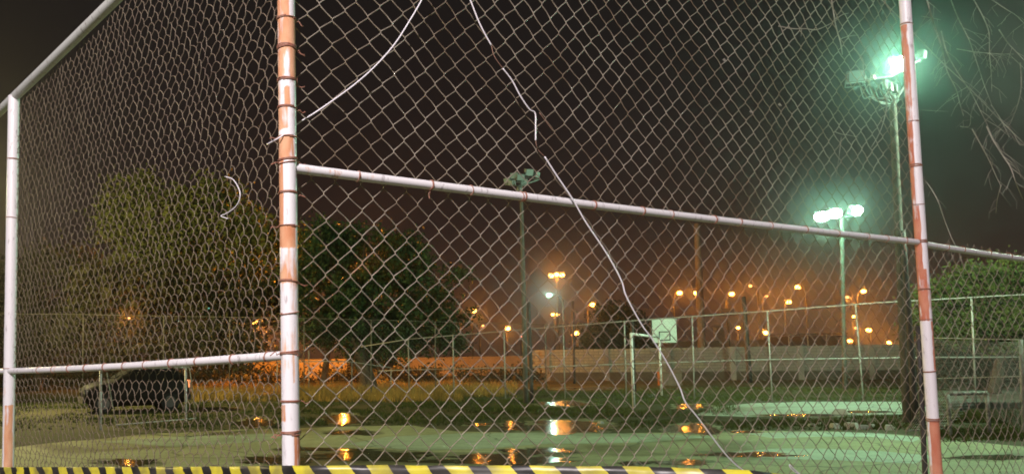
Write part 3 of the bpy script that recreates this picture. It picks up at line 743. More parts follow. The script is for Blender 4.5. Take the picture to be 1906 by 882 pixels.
rD, tD = pole_thing('floodlight_pole', 'tall concrete pole with one dazzling greenish floodlight beside the right hand fence post', 'floodlight', (1690, 786), YD, (1661, 178), .095, .068, m_wood)
ctr = at(1668, 119, YD)
dF = floodhead(rD, ctr, .34, .30, .16, R(8), R(28), m_floodlit)
bulb(toward(ctr, .5), GRN, 1500, .14, rD, aim=(-.35, -1, -.25))
floodhead(rD, at(1592, 143, YD), .32, .26, .14, R(-18), R(8), m_floodg)
floodhead(rD, at(1716, 102, YD + .2), .18, .18, .12, R(35), R(10), m_floodg)
b = MB(rD.location)
b.tube([at(1590, 150, YD + .1), at(1622, 148, YD + .1), at(1660, 142, YD + .1), at(1712, 112, YD + .2)], .028, 8)
b.tube([at(1640, 152, YD), at(1655, 178, YD), at(1662, 200, YD)], .02, 6); b.tube([at(1690, 150, YD), at(1672, 180, YD), at(1664, 200, YD)], .02, 6)
b.build('crossarm', m_floodc, rD)
b = MB(rD.location); b.box(at(1625, 144, YD - .05), (.10, .09, .10), rotz(.4), taper=.7); b.build('junction_box', M('pink grey plastic box', (.55, .42, .36), .5), rD, smooth=False)
b = MB(rD.location)
for k in range(3): b.box(at(1648 + k * 9, 158 + k * 4, YD - .12), (.07, .09, .20), rotz(.3 * k))
b.build('ballast_box', m_floodc, rD, smooth=False)
b = MB(rD.location)
for k in range(7):
    x0 = 1600 + k * 9; b.tube(smooth([at(x0, 156 + k, YD), at(x0 + 8, 172 + random.uniform(0, 14), YD - .1), at(x0 + 22, 186 + random.uniform(-6, 8), YD - .1), at(1660, 192 + k, YD)]), .011, 5)
b.build('loose_wiring', m_floodc, rD)

pole_thing('dark_pole', 'dark unlit pole standing against the tall concrete floodlight pole', 'pole', (1705, 792), YD - .5, (1680, 430), .072, .055, m_dark)

YC = gnd(1573, 724).y
rC, tC = pole_thing('floodlight_pole', 'slim distant pole with three dazzling green white floodlights in a row', 'floodlight', (1573, 724), YC, (1566, 400), .085, .06, m_wood)
for (x, y, yw) in ((1529, 402, -25), (1552, 396, -6), (1590, 391, 24)):
    c = at(x, y, YC); floodhead(rC, c, .50, .38, .2, R(yw), R(26), m_floodlit); bulb(toward(c, 2.0), GRN, 420, .08, rC)
b = MB(rC.location); b.tube([at(1518, 409, YC + .2), at(1568, 404, YC + .2), at(1602, 400, YC + .2)], .04, 8); b.build('crossarm', m_floodc, rC)

YA = gnd(979, 750).y
rA, tA = pole_thing('floodlight_pole', 'slim pole carrying a cluster of unlit floodlights above the white fence rail', 'floodlight', (979, 750), YA, (970, 350), .085, .055, m_wood)
for (x, y, yw, s_) in ((945, 336, -40, .9), (957, 327, -20, 1), (968, 330, 8, 1.05), (984, 321, 18, 1.1), (998, 325, 42, .95), (975, 338, 0, .9), (952, 340, -60, .7)):
    floodhead(rA, at(x, y, YA + random.uniform(-.15, .15)), .26 * s_, .20 * s_, .12, R(yw), R(18), m_floodg)
b = MB(rA.location); b.tube([at(938, 343, YA), at(970, 346, YA), at(1003, 334, YA)], .03, 8); b.box(at(967, 352, YA), (.16, .14, .26)); b.build('crossarm', m_floodc, rA)
# a dark pole put in for the shaded strip right of it
o_ = pole_thing('dark_pole', 'short dark pole put in for the shade just right of the unlit floodlight pole', 'pole', (990, 750), YA + .3, (984, 560), .07, .055, m_dark)
pole_thing('dark_pole', 'dark pole in front of the block wall left of the goal', 'pole', (1069, 712), 42, (1066, 560), .075, .06, m_dark)
pole_thing('dark_pole', 'dark leaning pole in front of the block wall right of the backboard', 'pole', (1396, 712), 40, (1384, 552), .13, .10, m_dark)
pole_thing('light_pole', 'thick pale concrete pole rising behind the block wall beside the backboard', 'pole', (1308, 690), 60, (1297, 416), .30, .21, M('pale spun concrete', (.26, .24, .21), .85, col2=(.18, .165, .14), scale=4))

# two unseen floodlight poles, added to brighten the court, trees and wall
for (x, y, col, pw, yw, lab, aims) in ((-17.0, 27.0, (1.0, .84, .36), 13000, 55, 'added unseen floodlight pole beyond the left edge with warm lamps', (((1, -.35, -.45), 130, 1.25), ((.5, .85, -.06), 100, .85))), (17.0, 15.0, (.72, 1.0, .68), 4200, -50, 'added unseen floodlight pole beyond the right edge with greenish lamps', (((-1, .25, -.4), 150, 1.05), ((.05, 1, -.2), 115, 2.4)))):
    b0 = Vector((x, y, 0)); root = empty('floodlight_pole', b0); tag(root, lab, 'floodlight')
    MB(b0).tube([b0, b0 + Vector((0, 0, 4)), b0 + Vector((0, 0, 8))], .09, 12, radii=[.1, .085, .07]).build('pole', m_wood, root)
    c = b0 + Vector((-.3 if x > 0 else .3, 0, 8.1)); floodhead(root, c, .4, .34, .18, R(-90 if x > 0 else 90), R(30), m_floodlit)
    for am, sz, f in aims:
        lo = bulb(c + Vector((-.6 if x > 0 else .6, 0, -.3)), col, pw * f, .16, root, aim=am); lo.data.spot_size = R(sz)

# ------------------------------------------------------------------ street lamps
def slamp(label, lx, ly, px, D, arm=None, col='s', power=60, rad=None, base_y=None, heads=None, poleR=None, drop=None):
    """lamp head seen at lx, ly; its pole stands under px; D is the distance in metres"""
    hp = at(lx, ly, D); bp = at(px, ly + 25, D); base = Vector((bp.x, bp.y, 0))
    root = empty('street_lamp', base); tag(root, label, 'street lamp', 'lit lamps beyond the fences')
    pr = poleR or D * .0011; tpz = hp.z - (D * .006 if px != lx else -.02 * D * .02)
    b = MB(base); b.tube([base, (base.x, base.y, tpz * .5), (base.x, base.y, tpz)], pr, 8, radii=[pr * 1.25, pr, pr * .8]); b.build('pole', m_lampc, root)
    mg = {'s': m_sodium, 'f': m_sodium_s, 't': m_teal, 'u': m_teal_s, 'r': m_red}[col]; lr = rad or D * .0034
    hs = heads or [(lx, ly)]
    b = MB(base)
    for (x, y) in hs:
        q = at(x, y, D); top = Vector((base.x, base.y, tpz))
        b.tube(smooth([top - Vector((0, 0, .02 * D * .3)), top + (q - top) * .3 + Vector((0, 0, lr * 1.2)), q + Vector((0, 0, lr * .9))], 4), pr * .7, 6)
        b.box(q + Vector((0, 0, lr * .95)), (lr * 2.3, lr * 1.7, lr * .5), taper=.7)
    hd = b.build('lamp_head', m_lampc, root, smooth=False)
    for (x, y) in hs:
        q = at(x, y, D); g = MB(base)
        segs_ = 10; ringn = 6
        for i in range(ringn + 1):
            a = math.pi * i / ringn
            for k in range(segs_):
                w = 2 * math.pi * k / segs_
                g.v.append(q - base + Vector((math.sin(a) * math.cos(w) * lr, math.sin(a) * math.sin(w) * lr * .8, math.cos(a) * lr * .72)))
        for i in range(ringn):
            for k in range(segs_): g.f.append((i * segs_ + k, i * segs_ + (k + 1) % segs_, (i + 1) * segs_ + (k + 1) % segs_, (i + 1) * segs_ + k))
        g.build('lamp_glass', mg, hd)
        if power: bulb(toward(q, max(1.2, lr * 2)), {'s': SOD, 'f': SOD, 't': (.5, 1, .8), 'u': (.3, 1, .8), 'r': (1, .3, .1)}[col], power, lr * .5, root)
    return root
LP = 740
slamp('leftmost orange street lamp right of the dark tree', 882, 578, 879, 110, power=LP)
slamp('small short street lamp between the two leftmost orange lamps', 899, 606, 893, 160, col='f', power=300, rad=.28)
slamp('orange street lamp left of the dark shade pole', 945, 611, 944, 120, power=LP * .8)
slamp('tall mast with three orange lamps side by side', 1036, 512, 1037, 130, power=LP * .8, heads=[(1026, 513), (1036, 511), (1046, 512)])
slamp('bluish white street lamp below the three lamp mast', 1022, 549, 1048, 90, col='t', power=900, rad=.32)
slamp('pair of small orange lamps under the bluish white lamp', 1034, 585, 1033, 150, power=LP * .5, heads=[(1029, 585), (1038, 585)], rad=.34)
slamp('orange street lamp above the dark round tree', 1103, 567, 1094, 110, power=LP)
slamp('low orange lamp in front of the dark round tree', 1073, 620, 1076, 110, power=LP * .9)
slamp('orange street lamp with curved arm above the backboard', 1265, 545, 1254, 110, power=LP)
slamp('orange street lamp touching the thick concrete pole', 1296, 545, 1304, 112, power=LP)
slamp('orange street lamp between thick pole and dark leaning pole', 1362, 547, 1353, 115, power=LP)
slamp('faint street lamp with a long arm right of the dark leaning pole', 1397, 532, 1411, 130, col='f', power=500, rad=.26)
slamp('small street lamp standing behind the fence post nearest the strip lamp', 1427, 551, 1420, 150, col='f', power=900, rad=.30)
slamp('lower orange lamp of the pair left of the green floodlights', 1468, 562, 1461, 115, power=LP)
slamp('upper orange lamp of the pair left of the green floodlights', 1485, 534, 1500, 115, power=LP)
slamp('small orange lamp above the long pale parapet', 1374, 610, 1374, 130, power=LP * .5, rad=.32)
slamp('low orange lamp just above the block wall right of the parapet', 1425, 619, 1428, 115, power=LP * .8)
slamp('small high lamp left of the rightmost tall orange lamp', 1577, 553, 1587, 150, col='f', power=900, rad=.36)
slamp('rightmost tall orange street lamp', 1607, 542, 1597, 112, power=LP)
slamp('upper of two small orange lamps stacked by the slim floodlight pole', 1590, 589, 1596, 140, power=LP * .5, rad=.34)
slamp('lower of two small orange lamps stacked by the slim floodlight pole', 1592, 610, 1599, 150, col='f', power=600, rad=.36)
slamp('bright low orange lamp right of the slim floodlight pole', 1617, 614, 1621, 112, power=LP)
slamp('lowest orange lamp close to the tall concrete floodlight pole', 1655, 637, 1658, 105, power=LP * .7, rad=.30)
slamp('orange lamp shining over the block wall at the slim floodlight pole', 1582, 634, 1584, 100, power=LP * .6, rad=.30)
slamp('tiny red lamp left of the white goal frame top', 970, 626, 971, 150, col='r', power=0, rad=.22)
slamp('tiny pinkish lamp beside the low orange lamp', 1104, 625, 1105, 150, col='r', power=0, rad=.20)
slamp('tiny pinkish lamp left of the low orange lamp', 1066, 624, 1067, 150, col='r', power=0, rad=.22)
slamp('orange street lamp hidden in the leaves of the dark tree', 640, 517, 645, 47, power=20000, rad=.15)
slamp('small orange lamp glinting through the right side of the dark tree', 742, 601, 744, 70, power=900, rad=.2)
slamp('small orange lamp glinting through the far left trees', 137, 557, 139, 60, col='f', power=250, rad=.11)
slamp('tiny pale lamp low in the far left trees', 119, 598, 120, 60, col='f', power=0, rad=.07)
slamp('dim orange lamp behind the leaves left of the rusty post', 476, 600, 478, 80, power=7000, rad=.3)
slamp('low orange lamp shining behind the trunk of the dark spreading crown', 638, 607, 640, 80, col='f', power=3500, rad=.24)
slamp('dim orange lamp behind the leaves above the parked car', 240, 592, 242, 38, col='f', power=90, rad=.075)
slamp('left one of three teal lamps among the trees', 350, 580, 351, 60, col='u', power=60, rad=.13)
slamp('middle one of three teal lamps among the trees', 388, 575, 389, 60, col='u', power=80, rad=.15)
slamp('right one of three teal lamps among the trees', 407, 572, 408, 60, col='u', power=80, rad=.15)

# the street lamp behind the viewer that lights the near fence
nb = Vector((-2.8, -4.3, 0)); nl = empty('street_lamp', nb); tag(nl, 'white street lamp standing behind the viewer that lights the near fence', 'street lamp')
MB(nb).tube([nb, nb + Vector((0, 0, 3)), nb + Vector((0, 0, 5.6))], .07, 12, radii=[.08, .065, .05]).build('pole', m_lampc, nl)
b = MB(nb); b.tube(smooth([nb + Vector((0, 0, 5.55)), nb + Vector((.3, .3, 5.85)), nb + Vector((1.0, 1.0, 5.9))]), .03, 8); b.box(nb + Vector((1.25, 1.25, 5.9)), (.6, .28, .12), rotz(R(45)), taper=.8)
hd = b.build('lamp_head', m_lampc, nl, smooth=False)
g = MB(nb); g.box(nb + Vector((1.25, 1.25, 5.825)), (.5, .22, .03), rotz(R(45))); g.build('lamp_glass', EM('near lamp glass', (1, .86, .84), 6), hd, smooth=False)
bulb(nb + Vector((1.25, 1.25, 5.72)), (.98, .87, .86), 3500, .14, nl)

# ------------------------------------------------------------------ trees
def leaves(name, lobes, n, size, mat, parent, org, squash=.8):
    C = np.array([[*c] for c, r in lobes]); Rr = np.array([r for c, r in lobes]); w = Rr ** 2; w = w / w.sum()
    nc = n // 11
    idx = RNG.choice(len(lobes), nc, p=w); d = RNG.normal(size=(nc, 3)); d /= np.linalg.norm(d, axis=1)[:, None]
    rad = Rr[idx] * RNG.uniform(.35, 1.12, nc) ** .7 * np.where(RNG.uniform(size=nc) < .14, RNG.uniform(1.0, 1.45, nc), 1)
    Q = C[idx] + d * rad[:, None] * np.array([1, 1, squash])
    kq = np.array([noise.noise(Vector(p * .8)) + .6 * noise.noise(Vector(p * 2.3)) > RNG.uniform(-.5, .2) for p in Q]); Q = Q[kq]
    spread = size * RNG.uniform(1.2, 3.4, len(Q))[:, None]
    P = np.repeat(Q, 14, 0) + RNG.normal(size=(len(Q) * 14, 3)) * np.repeat(spread, 14, 0) * np.array([1, 1, .7])
    keep = P[:, 2] > .1
    P = P[keep]; n = len(P)
    a = RNG.normal(size=(n, 3)); a /= np.linalg.norm(a, axis=1)[:, None]
    b = np.cross(a, RNG.normal(size=(n, 3))); b /= np.linalg.norm(b, axis=1)[:, None]
    s = size * RNG.uniform(.35, 1.25, n)[:, None]
    V = np.stack([P - a * s, P + b * s * .45, P + a * s, P - b * s * .45], 1).reshape(-1, 3) - np.array(tuple(org))
    me = bpy.data.meshes.new(name); F = np.arange(4 * n).reshape(-1, 4)
    me.from_pydata(V.tolist(), [], F.tolist()); me.materials.append(mat); o = bpy.data.objects.new(name, me); COL.objects.link(o); o.parent = parent; return o
def tree(label, basepx, Y, lobes_px, n, size, mat, trunk_r=.18, nm='tree', depth=.7):
    g = at(basepx[0], basepx[1], Y); base = Vector((g.x, g.y, 0)); root = empty(nm, base); tag(root, label, 'tree' if nm.endswith('tree') else ('hedge' if 'hedge' in nm else 'bush'))
    lobes = []
    for (x, y, r) in lobes_px:
        c = at(x, y, Y); rr = r / FOC * Y
        lobes.append((c, rr))
        for _ in range(4):
            dd = Vector((random.gauss(0, 1), random.gauss(0, 1) * depth, random.gauss(0, .8))).normalized()
            lobes.append((c + dd * rr * random.uniform(.55, .95), rr * random.uniform(.3, .55)))
    top = max(lobes, key=lambda l: l[0].z)[0]
    b = MB(base); mid_ = Vector((base.x * .5 + top.x * .5, base.y, top.z * .45))
    tr = smooth([base, base.lerp(mid_, .5) + Vector((.1, 0, 0)), mid_, top], 4); m = len(tr)
    b.tube(tr, trunk_r, 9, radii=[trunk_r * (1 - .8 * i / m) for i in range(m)])
    for c, r in lobes[::3]:
        s = tr[random.randint(m // 3, m * 2 // 3)]
        b.tube([s, s.lerp(c, .5) + Vector((0, 0, -.15)), c], trunk_r * .3, 6, radii=[trunk_r * .35, trunk_r * .22, trunk_r * .08])
    b.build('trunk', m_bark, root)
    leaves('crown', lobes, n, size, mat, root, base)
    return root
tree('large olive green tree lit from the front above the parked car', (330, 742), 42, [(250, 370, 52), (215, 420, 42), (290, 420, 60), (350, 400, 50), (405, 360, 44), (420, 420, 62), (480, 430, 50), (340, 465, 60), (260, 480, 50), (510, 470, 52), (430, 490, 50)], 26000, .16, m_leaf, .3)
tree('dark spreading tree at the far left edge', (70, 745), 44, [(0, 520, 60), (60, 510, 46), (120, 500, 52), (175, 500, 44), (30, 590, 60), (100, 600, 60), (170, 560, 60), (170, 640, 50), (-60, 560, 80), (50, 650, 50)], 20000, .17, m_leafb, .28)
tree('brownish dim tree behind the parked car', (300, 745), 39, [(200, 560, 60), (260, 560, 60), (330, 560, 62), (400, 570, 60), (470, 560, 60), (230, 630, 56), (200, 520, 44), (300, 530, 40), (400, 535, 40), (150, 600, 50), (300, 640, 56), (380, 640, 56), (450, 640, 56), (520, 590, 50)], 24000, .17, m_leafb, .28)
tree('broad dark green tree with an orange lamp in its leaves', (690, 742), 38, [(610, 460, 44), (660, 450, 34), (580, 500, 46), (650, 510, 52), (720, 500, 48), (770, 490, 36), (790, 540, 46), (720, 560, 60), (650, 580, 60), (590, 590, 56), (830, 560, 30), (800, 600, 46), (740, 630, 50), (690, 630, 44), (835, 640, 30), (700, 437, 20), (762, 452, 16), (846, 512, 16), (604, 428, 18), (862, 590, 16), (735, 462, 22)], 42000, .12, m_leafd, .42)
tree('bushy olive tree just right of the rusty post', (600, 742), 40, [(585, 460, 36), (620, 445, 30), (650, 460, 30), (560, 520, 40), (610, 500, 34)], 8000, .12, m_leafg, .2)
tree('round black tree silhouette behind the block wall', (1148, 690), 70, [(1148, 610, 40), (1130, 620, 30), (1170, 625, 30), (1148, 585, 26), (1110, 640, 24), (1195, 650, 26)], 14000, .22, m_leafd, .3)
tree('hazy green tree at the right edge behind the fences', (1850, 742), 27, [(1770, 560, 44), (1820, 540, 50), (1880, 530, 52), (1930, 530, 60), (1760, 610, 42), (1810, 600, 50), (1870, 600, 56), (1930, 610, 60), (1730, 560, 26), (1722, 600, 26)], 38000, .085, m_leafg, .2)
def hedge(label, xa, xb, ytop, ybot, Y, n, mat, size=.11):
    pts = []
    k = int((xb - xa) / 22)
    for i in range(k): pts.append((xa + (xb - xa) * (i + .5) / k, (ytop + ybot) / 2 + random.uniform(-3, 3), (ybot - ytop) / 2))
    g = at((xa + xb) / 2, ybot, Y); base = Vector((g.x, g.y, 0)); root = empty('hedge', base); tag(root, label, 'hedge')
    lob = [(at(x, y, Y), r / FOC * Y) for x, y, r in pts]
    b = MB(base)
    for c, r in lob[::4]: b = MB(base); b.tube([(c.x, c.y, 0), c], .05, 5); b.build('stem', m_bark, root)
    leaves('foliage', lob, n, size, mat, root, base, 1.0)
hedge('dark hedge under the trees between rusty post and unlit floodlight pole', 360, 1000, 684, 722, 44, 14000, m_leafb)
hedge('dark hedge along the foot of the trees at the far left', -60, 360, 668, 745, 46, 14000, m_leafb)
hedge('shadowy hedge behind the small goal at the right edge', 1740, 1960, 634, 716, 30, 14000, m_leafb, .09)

# ------------------------------------------------------------------ walls beyond the court
def block_wall():
    A = at(988, 706, 47); B = at(1720, 716, 41); A.z = 0; B.z = 0
    root = empty('block_wall', A); tag(root, 'long mossy concrete block wall behind the court and the goal', 'wall')
    d = (B - A).normalized(); Lg = (B - A).length; nrm = Vector((d.y, -d.x, 0))
    ang = math.atan2(d.y, d.x); rz = rotz(ang)
    H0 = .50; H = 1.86; bh = (H - H0) / 8; bl = .56
    b = MB(A); b.box(A + d * Lg / 2 + Vector((0, 0, H / 2 - .02)), (Lg - .02, .16, H - .06), rz); b.build('mortar_core', m_mortar, root, smooth=False)
    b = MB(A); b.box(A + d * Lg / 2 + Vector((0, 0, .24)), (Lg, .26, .48), rz); b.build('plinth', m_plinth, root, smooth=False)
    mA = bpy.data.meshes.new('concrete_block'); q = MB(); q.box((0, 0, 0), (bl - .03, .20, bh - .028), None, .985)
    mA.from_pydata([tuple(v) for v in q.v], [], q.f); mB = mA.copy(); mA.materials.append(m_block); mB.materials.append(m_block_b)
    cnt = 0; extra = MB(A); n = int(Lg / bl)
    for row in range(8):
        for i in range(n):
            t = (i + .5 + (.5 if row % 2 else 0)) * bl
            if t > Lg - bl * .5: continue
            c = d * t + Vector((0, 0, H0 + (row + .5) * bh)) - nrm * random.uniform(-.012, .012)
            if cnt < 300:
                o = bpy.data.objects.new('concrete_block', mB if t < Lg * (.38 + .12 * math.sin(row)) else mA); COL.objects.link(o); o.parent = root
                o.location = c; o.rotation_euler = (0, 0, ang + random.gauss(0, .006)); cnt += 1
            else: extra.box(A + c, (bl - .03, .20, bh - .028), rz)
    if extra.v: tag(extra.build('concrete_block', m_block, root, smooth=False), kind='stuff')
    b = MB(A)
    k = 6
    for i in range(k): b.box(A + d * (Lg * (i + .3) / k) + Vector((0, 0, H / 2)), (.28, .27, H + .02), rz)
    b.build('pier', m_block, root, smooth=False)
block_wall()
g = at(1247, 722, 38); b = MB((g.x, g.y, 0)); b.box((g.x, g.y, .30), (.92, .6, .60)); b.box((g.x, g.y, .63), (1.0, .68, .06))
o = b.build('brick_pier', m_brownbox, smooth=False, loc=(g.x, g.y, 0)); tag(o, 'low brown brick box at the foot of the block wall below the backboard', 'brick box')

def long_wall(name, label, xa, ya, xb, yb, Y, zlo, mat, th=.3, cat='wall', cap=None):
    A = at(xa, ya, Y); B = at(xb, yb, Y); zt = (A.z + B.z) / 2; c = (A + B) / 2
    root = empty(name, (c.x, c.y, zlo)); tag(root, label, cat)
    b = MB(root.location); b.box((c.x, c.y, (zlo + zt) / 2), ((B - A).length, th, zt - zlo), Matrix.Rotation(0, 3, 'Z')); b.build('wall_face', mat, root, smooth=False)
    b = MB(root.location); b.box((c.x, c.y, zt + .05), ((B - A).length + .1, th + .16, .10)); b.build('coping', cap or mat, root, smooth=False)
    return root
long_wall('retaining_wall', 'low orange lit roadside wall between rusty post and dark tree trunk', 470, 671, 648, 672, 56, 0, m_par)
long_wall('retaining_wall', 'low orange lit roadside wall right of the dark tree trunk', 740, 668, 985, 664, 62, 0, m_par)
long_wall('parapet_wall', 'pale orange lit overpass parapet behind the backboard', 1225, 637, 1428, 634, 88, 0, m_par)
h0 = at(1341, 634, 88); b = MB((h0.x, h0.y, 0)); hh = at(1341, 609, 88)
b.box((h0.x, h0.y + .3, hh.z / 2), (.85, .8, hh.z)); b.box((h0.x - .1, h0.y + .3, hh.z + .06), (1.15, 1.0, .14))
o = b.build('concrete_pillar', m_par, smooth=False, loc=(h0.x, h0.y, 0)); tag(o, 'pale square pillar standing on the overpass parapet', 'pillar')
h0 = at(1355, 580, 84); b0 = Vector((h0.x, h0.y, 0)); root = empty('road_sign', b0); tag(root, 'dark grey road sign board seen from behind under an orange lamp', 'sign')
b = MB(b0); b.box(h0, (1.5, .08, .75)); b.build('sign_board', m_signb, root, smooth=False); b = MB(b0); b.tube([b0, h0], .08, 8); b.build('pole', m_lampc, root)
# low dark shed with a pale roof edge
a = at(1465, 622, 78); c = at(1570, 620, 78); mp_ = (a + c) / 2; b0 = Vector((mp_.x, mp_.y + 2, 0)); root = empty('shed', b0); tag(root, 'long low dark shed with a pale roof edge beyond the block wall', 'building')
Lw = (c - a).length; hgt = mp_.z
b = MB(b0); b.box((mp_.x, mp_.y + 2, hgt / 2 - .1), (Lw, 4, hgt - .2)); b.build('wall', M('dark shed sheet', (.06, .04, .035), .8, col2=(.09, .05, .04), scale=1), root, smooth=False)
b = MB(b0); b.box((mp_.x, mp_.y + 1.9, hgt), (Lw + .4, 4.6, .14)); rf = b.build('roof', M('roof sheet', (.16, .12, .10), .7), root, smooth=False)
for k in range(6):
    b = MB(b0); b.box((a.x + Lw * (k + .5) / 6, mp_.y - .02, hgt * .55), (.9, .10, .7)); b.build('window', m_glass, root, smooth=False)
for k in range(4):
    b = MB(b0); p = a + (c - a) * (k / 3); b.tube([(p.x, p.y - .25, 0), (p.x, p.y - .25, hgt - .05)], .06, 8); b.build('support_post', m_goal, root)

# ------------------------------------------------------------------ far fences
def pipefence(label, posts_, Y, rails, mesh_top=True, pr=.025, rr=.020, cell=.16, name='wire_fence', mat=None):
    """posts_: (x_top, y_top, x_bottom, y_bottom, depth); rails: lists of (x, y) with depth read off the posts"""
    mat = mat or m_fpipe
    P = []
    for (xt, yt, xb, yb, d) in posts_:
        bq = at(xb, yb, d); tq_ = at(xt, yt, d); P.append((Vector((bq.x, d, 0)), Vector((tq_.x, d, tq_.z))))
    root = empty(name, P[0][0]); tag(root, label, 'fence'); o0 = P[0][0]
    for bq, tq_ in P: MB(o0).tube([bq, (bq + tq_) / 2, tq_], pr, 8).build('post', mat, root)
    xs = [p[0] for p in posts_]; ds = [p[4] for p in posts_]
    def dep(x):
        return float(np.interp(x, xs, ds)) if xs[0] <= x <= xs[-1] else (ds[0] + (ds[1] - ds[0]) * (x - xs[0]) / (xs[1] - xs[0]) if x < xs[0] else ds[-1] + (ds[-1] - ds[-2]) * (x - xs[-1]) / (xs[-1] - xs[-2]))
    for rl in rails:
        pts = [at(x, y, dep(x)) for x, y in rl]
        MB(o0).tube(pts, rr, 8).build('rail', mat, root)
    # wire mesh between first and last post
    top = rails[0]; xs2 = [q[0] for q in top]; ys2 = [q[1] for q in top]
    def Pm(t, z, o):
        return o0
    V = []; F = []
    x = top[0][0]; pa = at(top[0][0], top[0][1], dep(top[0][0])); pb = at(top[-1][0], top[-1][1], dep(top[-1][0]))
    Lg = math.hypot(pb.x - pa.x, pb.y - pa.y); ncol = int(Lg / cell * 2)
    # heights along the fence
    K = 60; T = []; 
    for k in range(K + 1):
        xx = top[0][0] + (top[-1][0] - top[0][0]) * k / K; q = at(xx, float(np.interp(xx, xs2, ys2)), dep(xx)); T.append(q)
    acc = [0]
    for k in range(K): acc.append(acc[-1] + math.hypot(T[k + 1].x - T[k].x, T[k + 1].y - T[k].y))
    ax = [q.x for q in T]; ay = [q.y for q in T]; az = [q.z for q in T]
    for k in range(ncol):
        s0 = k * cell / 2; H = float(np.interp(s0, acc, az)) - .03; m = int(H / (cell / 2)); pts = []
        for j in range(m + 1):
            s_ = s0 + (((j + k) % 2)) * cell / 2; z = j * cell / 2 + .03
            pts.append(Vector((float(np.interp(s_, acc, ax)), float(np.interp(s_, acc, ay)) + .03, min(z, H))))
        if len(pts) > 1:
            b = len(V)
            for p in pts:
                p = p - o0
                V += [(p.x - .0017, p.y, p.z), (p.x + .0017, p.y, p.z + .001), (p.x, p.y + .003, p.z)]
            for j in range(len(pts) - 1):
                for q in range(3): F.append((b + j * 3 + q, b + j * 3 + (q + 1) % 3, b + (j + 1) * 3 + (q + 1) % 3, b + (j + 1) * 3 + q))
    me = bpy.data.meshes.new('wire_mesh'); me.from_pydata(V, [], F); me.materials.append(m_fmesh); o = bpy.data.objects.new('wire_mesh', me); COL.objects.link(o); o.parent = root
    return root
pipefence('tall pipe and wire fence crossing the view from dark tree to right edge',
          [(760, 631, 762, 748, 29.5), (843, 622, 845, 746, 29), (938, 616, 941, 745, 28.5), (1048, 606, 1052, 744, 28), (1162, 598, 1166, 752, 27), (1288, 590, 1293, 754, 26), (1428, 579, 1438, 757, 25), (1592, 566, 1608, 764, 24), (1808, 554, 1818, 770, 23), (2000, 540, 2012, 780, 22)],
          None, [[(672, 645), (760, 631), (1000, 611), (1160, 598), (1428, 579), (1640, 563), (1906, 548), (2000, 541)], [(705, 690), (760, 688), (1000, 683), (1200, 676), (1428, 669), (1700, 665), (1903, 664)]])
pipefence('thin farther fence line under the trees with evenly spaced posts',
          [(-40, 583, -40, 742, 36), (155, 585, 154, 742, 35.5), (305, 588, 304, 742, 35), (428, 590, 427, 742, 34.5), (566, 592, 566, 742, 34), (691, 595, 691, 748, 33.5), (810, 598, 811, 744, 33.5), (1015, 604, 1017, 738, 35)],
          None, [[(-40, 583), (155, 585), (305, 588), (566, 592), (691, 595), (1015, 604), (1100, 606)]], pr=.026, rr=.014, mat=M('dull rusty pipe', (.17, .16, .13), .8, col2=(.09, .08, .06), scale=4))
pipefence('low handrail fence left of the dark tree trunk',
          [(516, 672, 516, 744, 36), (575, 652, 575, 744, 36), (655, 673, 655, 746, 35), (728, 684, 728, 746, 35)], None, [[(516, 674), (600, 672), (655, 673), (728, 684)]], rr=.022)
pipefence('grey side fence at the right edge with one thick white end post',
          [(1718, 628, 1722, 742, 24), (1900, 632, 1908, 830, 14.5)], None, [[(1718, 628), (1800, 630), (1900, 632)], [(1735, 704), (1903, 700)]], pr=.034, rr=.012)

# ------------------------------------------------------------------ goals and backboard
def goal(label, A, B, h, depth_vec, name='goal', net=True, pr=.045, cat='goal', stays=True):
    root = empty(name, A); tag(root, label, cat); A = Vector(A); B = Vector(B); U = Vector((0, 0, h))
    for q in (A, B): MB(A).tube([q, q + U], pr, 10).build('post', m_goal, root)
    MB(A).tube([A + U, B + U], pr, 10).build('crossbar', m_goal, root)
    dv = Vector(depth_vec)
    for q in ((A, B) if stays else ()): MB(A).tube([q + U, q + dv * .35 + U * .98, q + dv + Vector((0, 0, .05))], pr * .45, 6).build('side_stay', m_goal, root)
    if stays: MB(A).tube([A + dv + Vector((0, 0, .04)), B + dv + Vector((0, 0, .04))], pr * .5, 8).build('back_bar', m_goal, root)
    if net:
        b = MB(A); w = (B - A).length; n = int(w / .055); m = int(h / .055)
        for i in range(n + 1):
            q = A.lerp(B, i / n); b.tube([q + U, q + dv * .35 + U * .97, q + dv + Vector((0, 0, .05))], .004, 3, cap=False)
        for j in range(1, m):
            f = j / m; off = dv * (1 - f) if f < .97 else dv * 0; off = dv * min(1, (1 - f) + .0)
            b.tube([A + U * f + off, B + U * f + off], .004, 3, cap=False)
        b.build('net', m_net, root)
    return root
A = gnd(1180, 757); B = Vector((at(1236, 740, 29).x, 29.2, 0)); hG = at(1177, 621, A.y).z
goal('white futsal goal frame standing left of the basketball backboard', A, B, hG, (.9, .35, 0), net=False, pr=.042, stays=False)
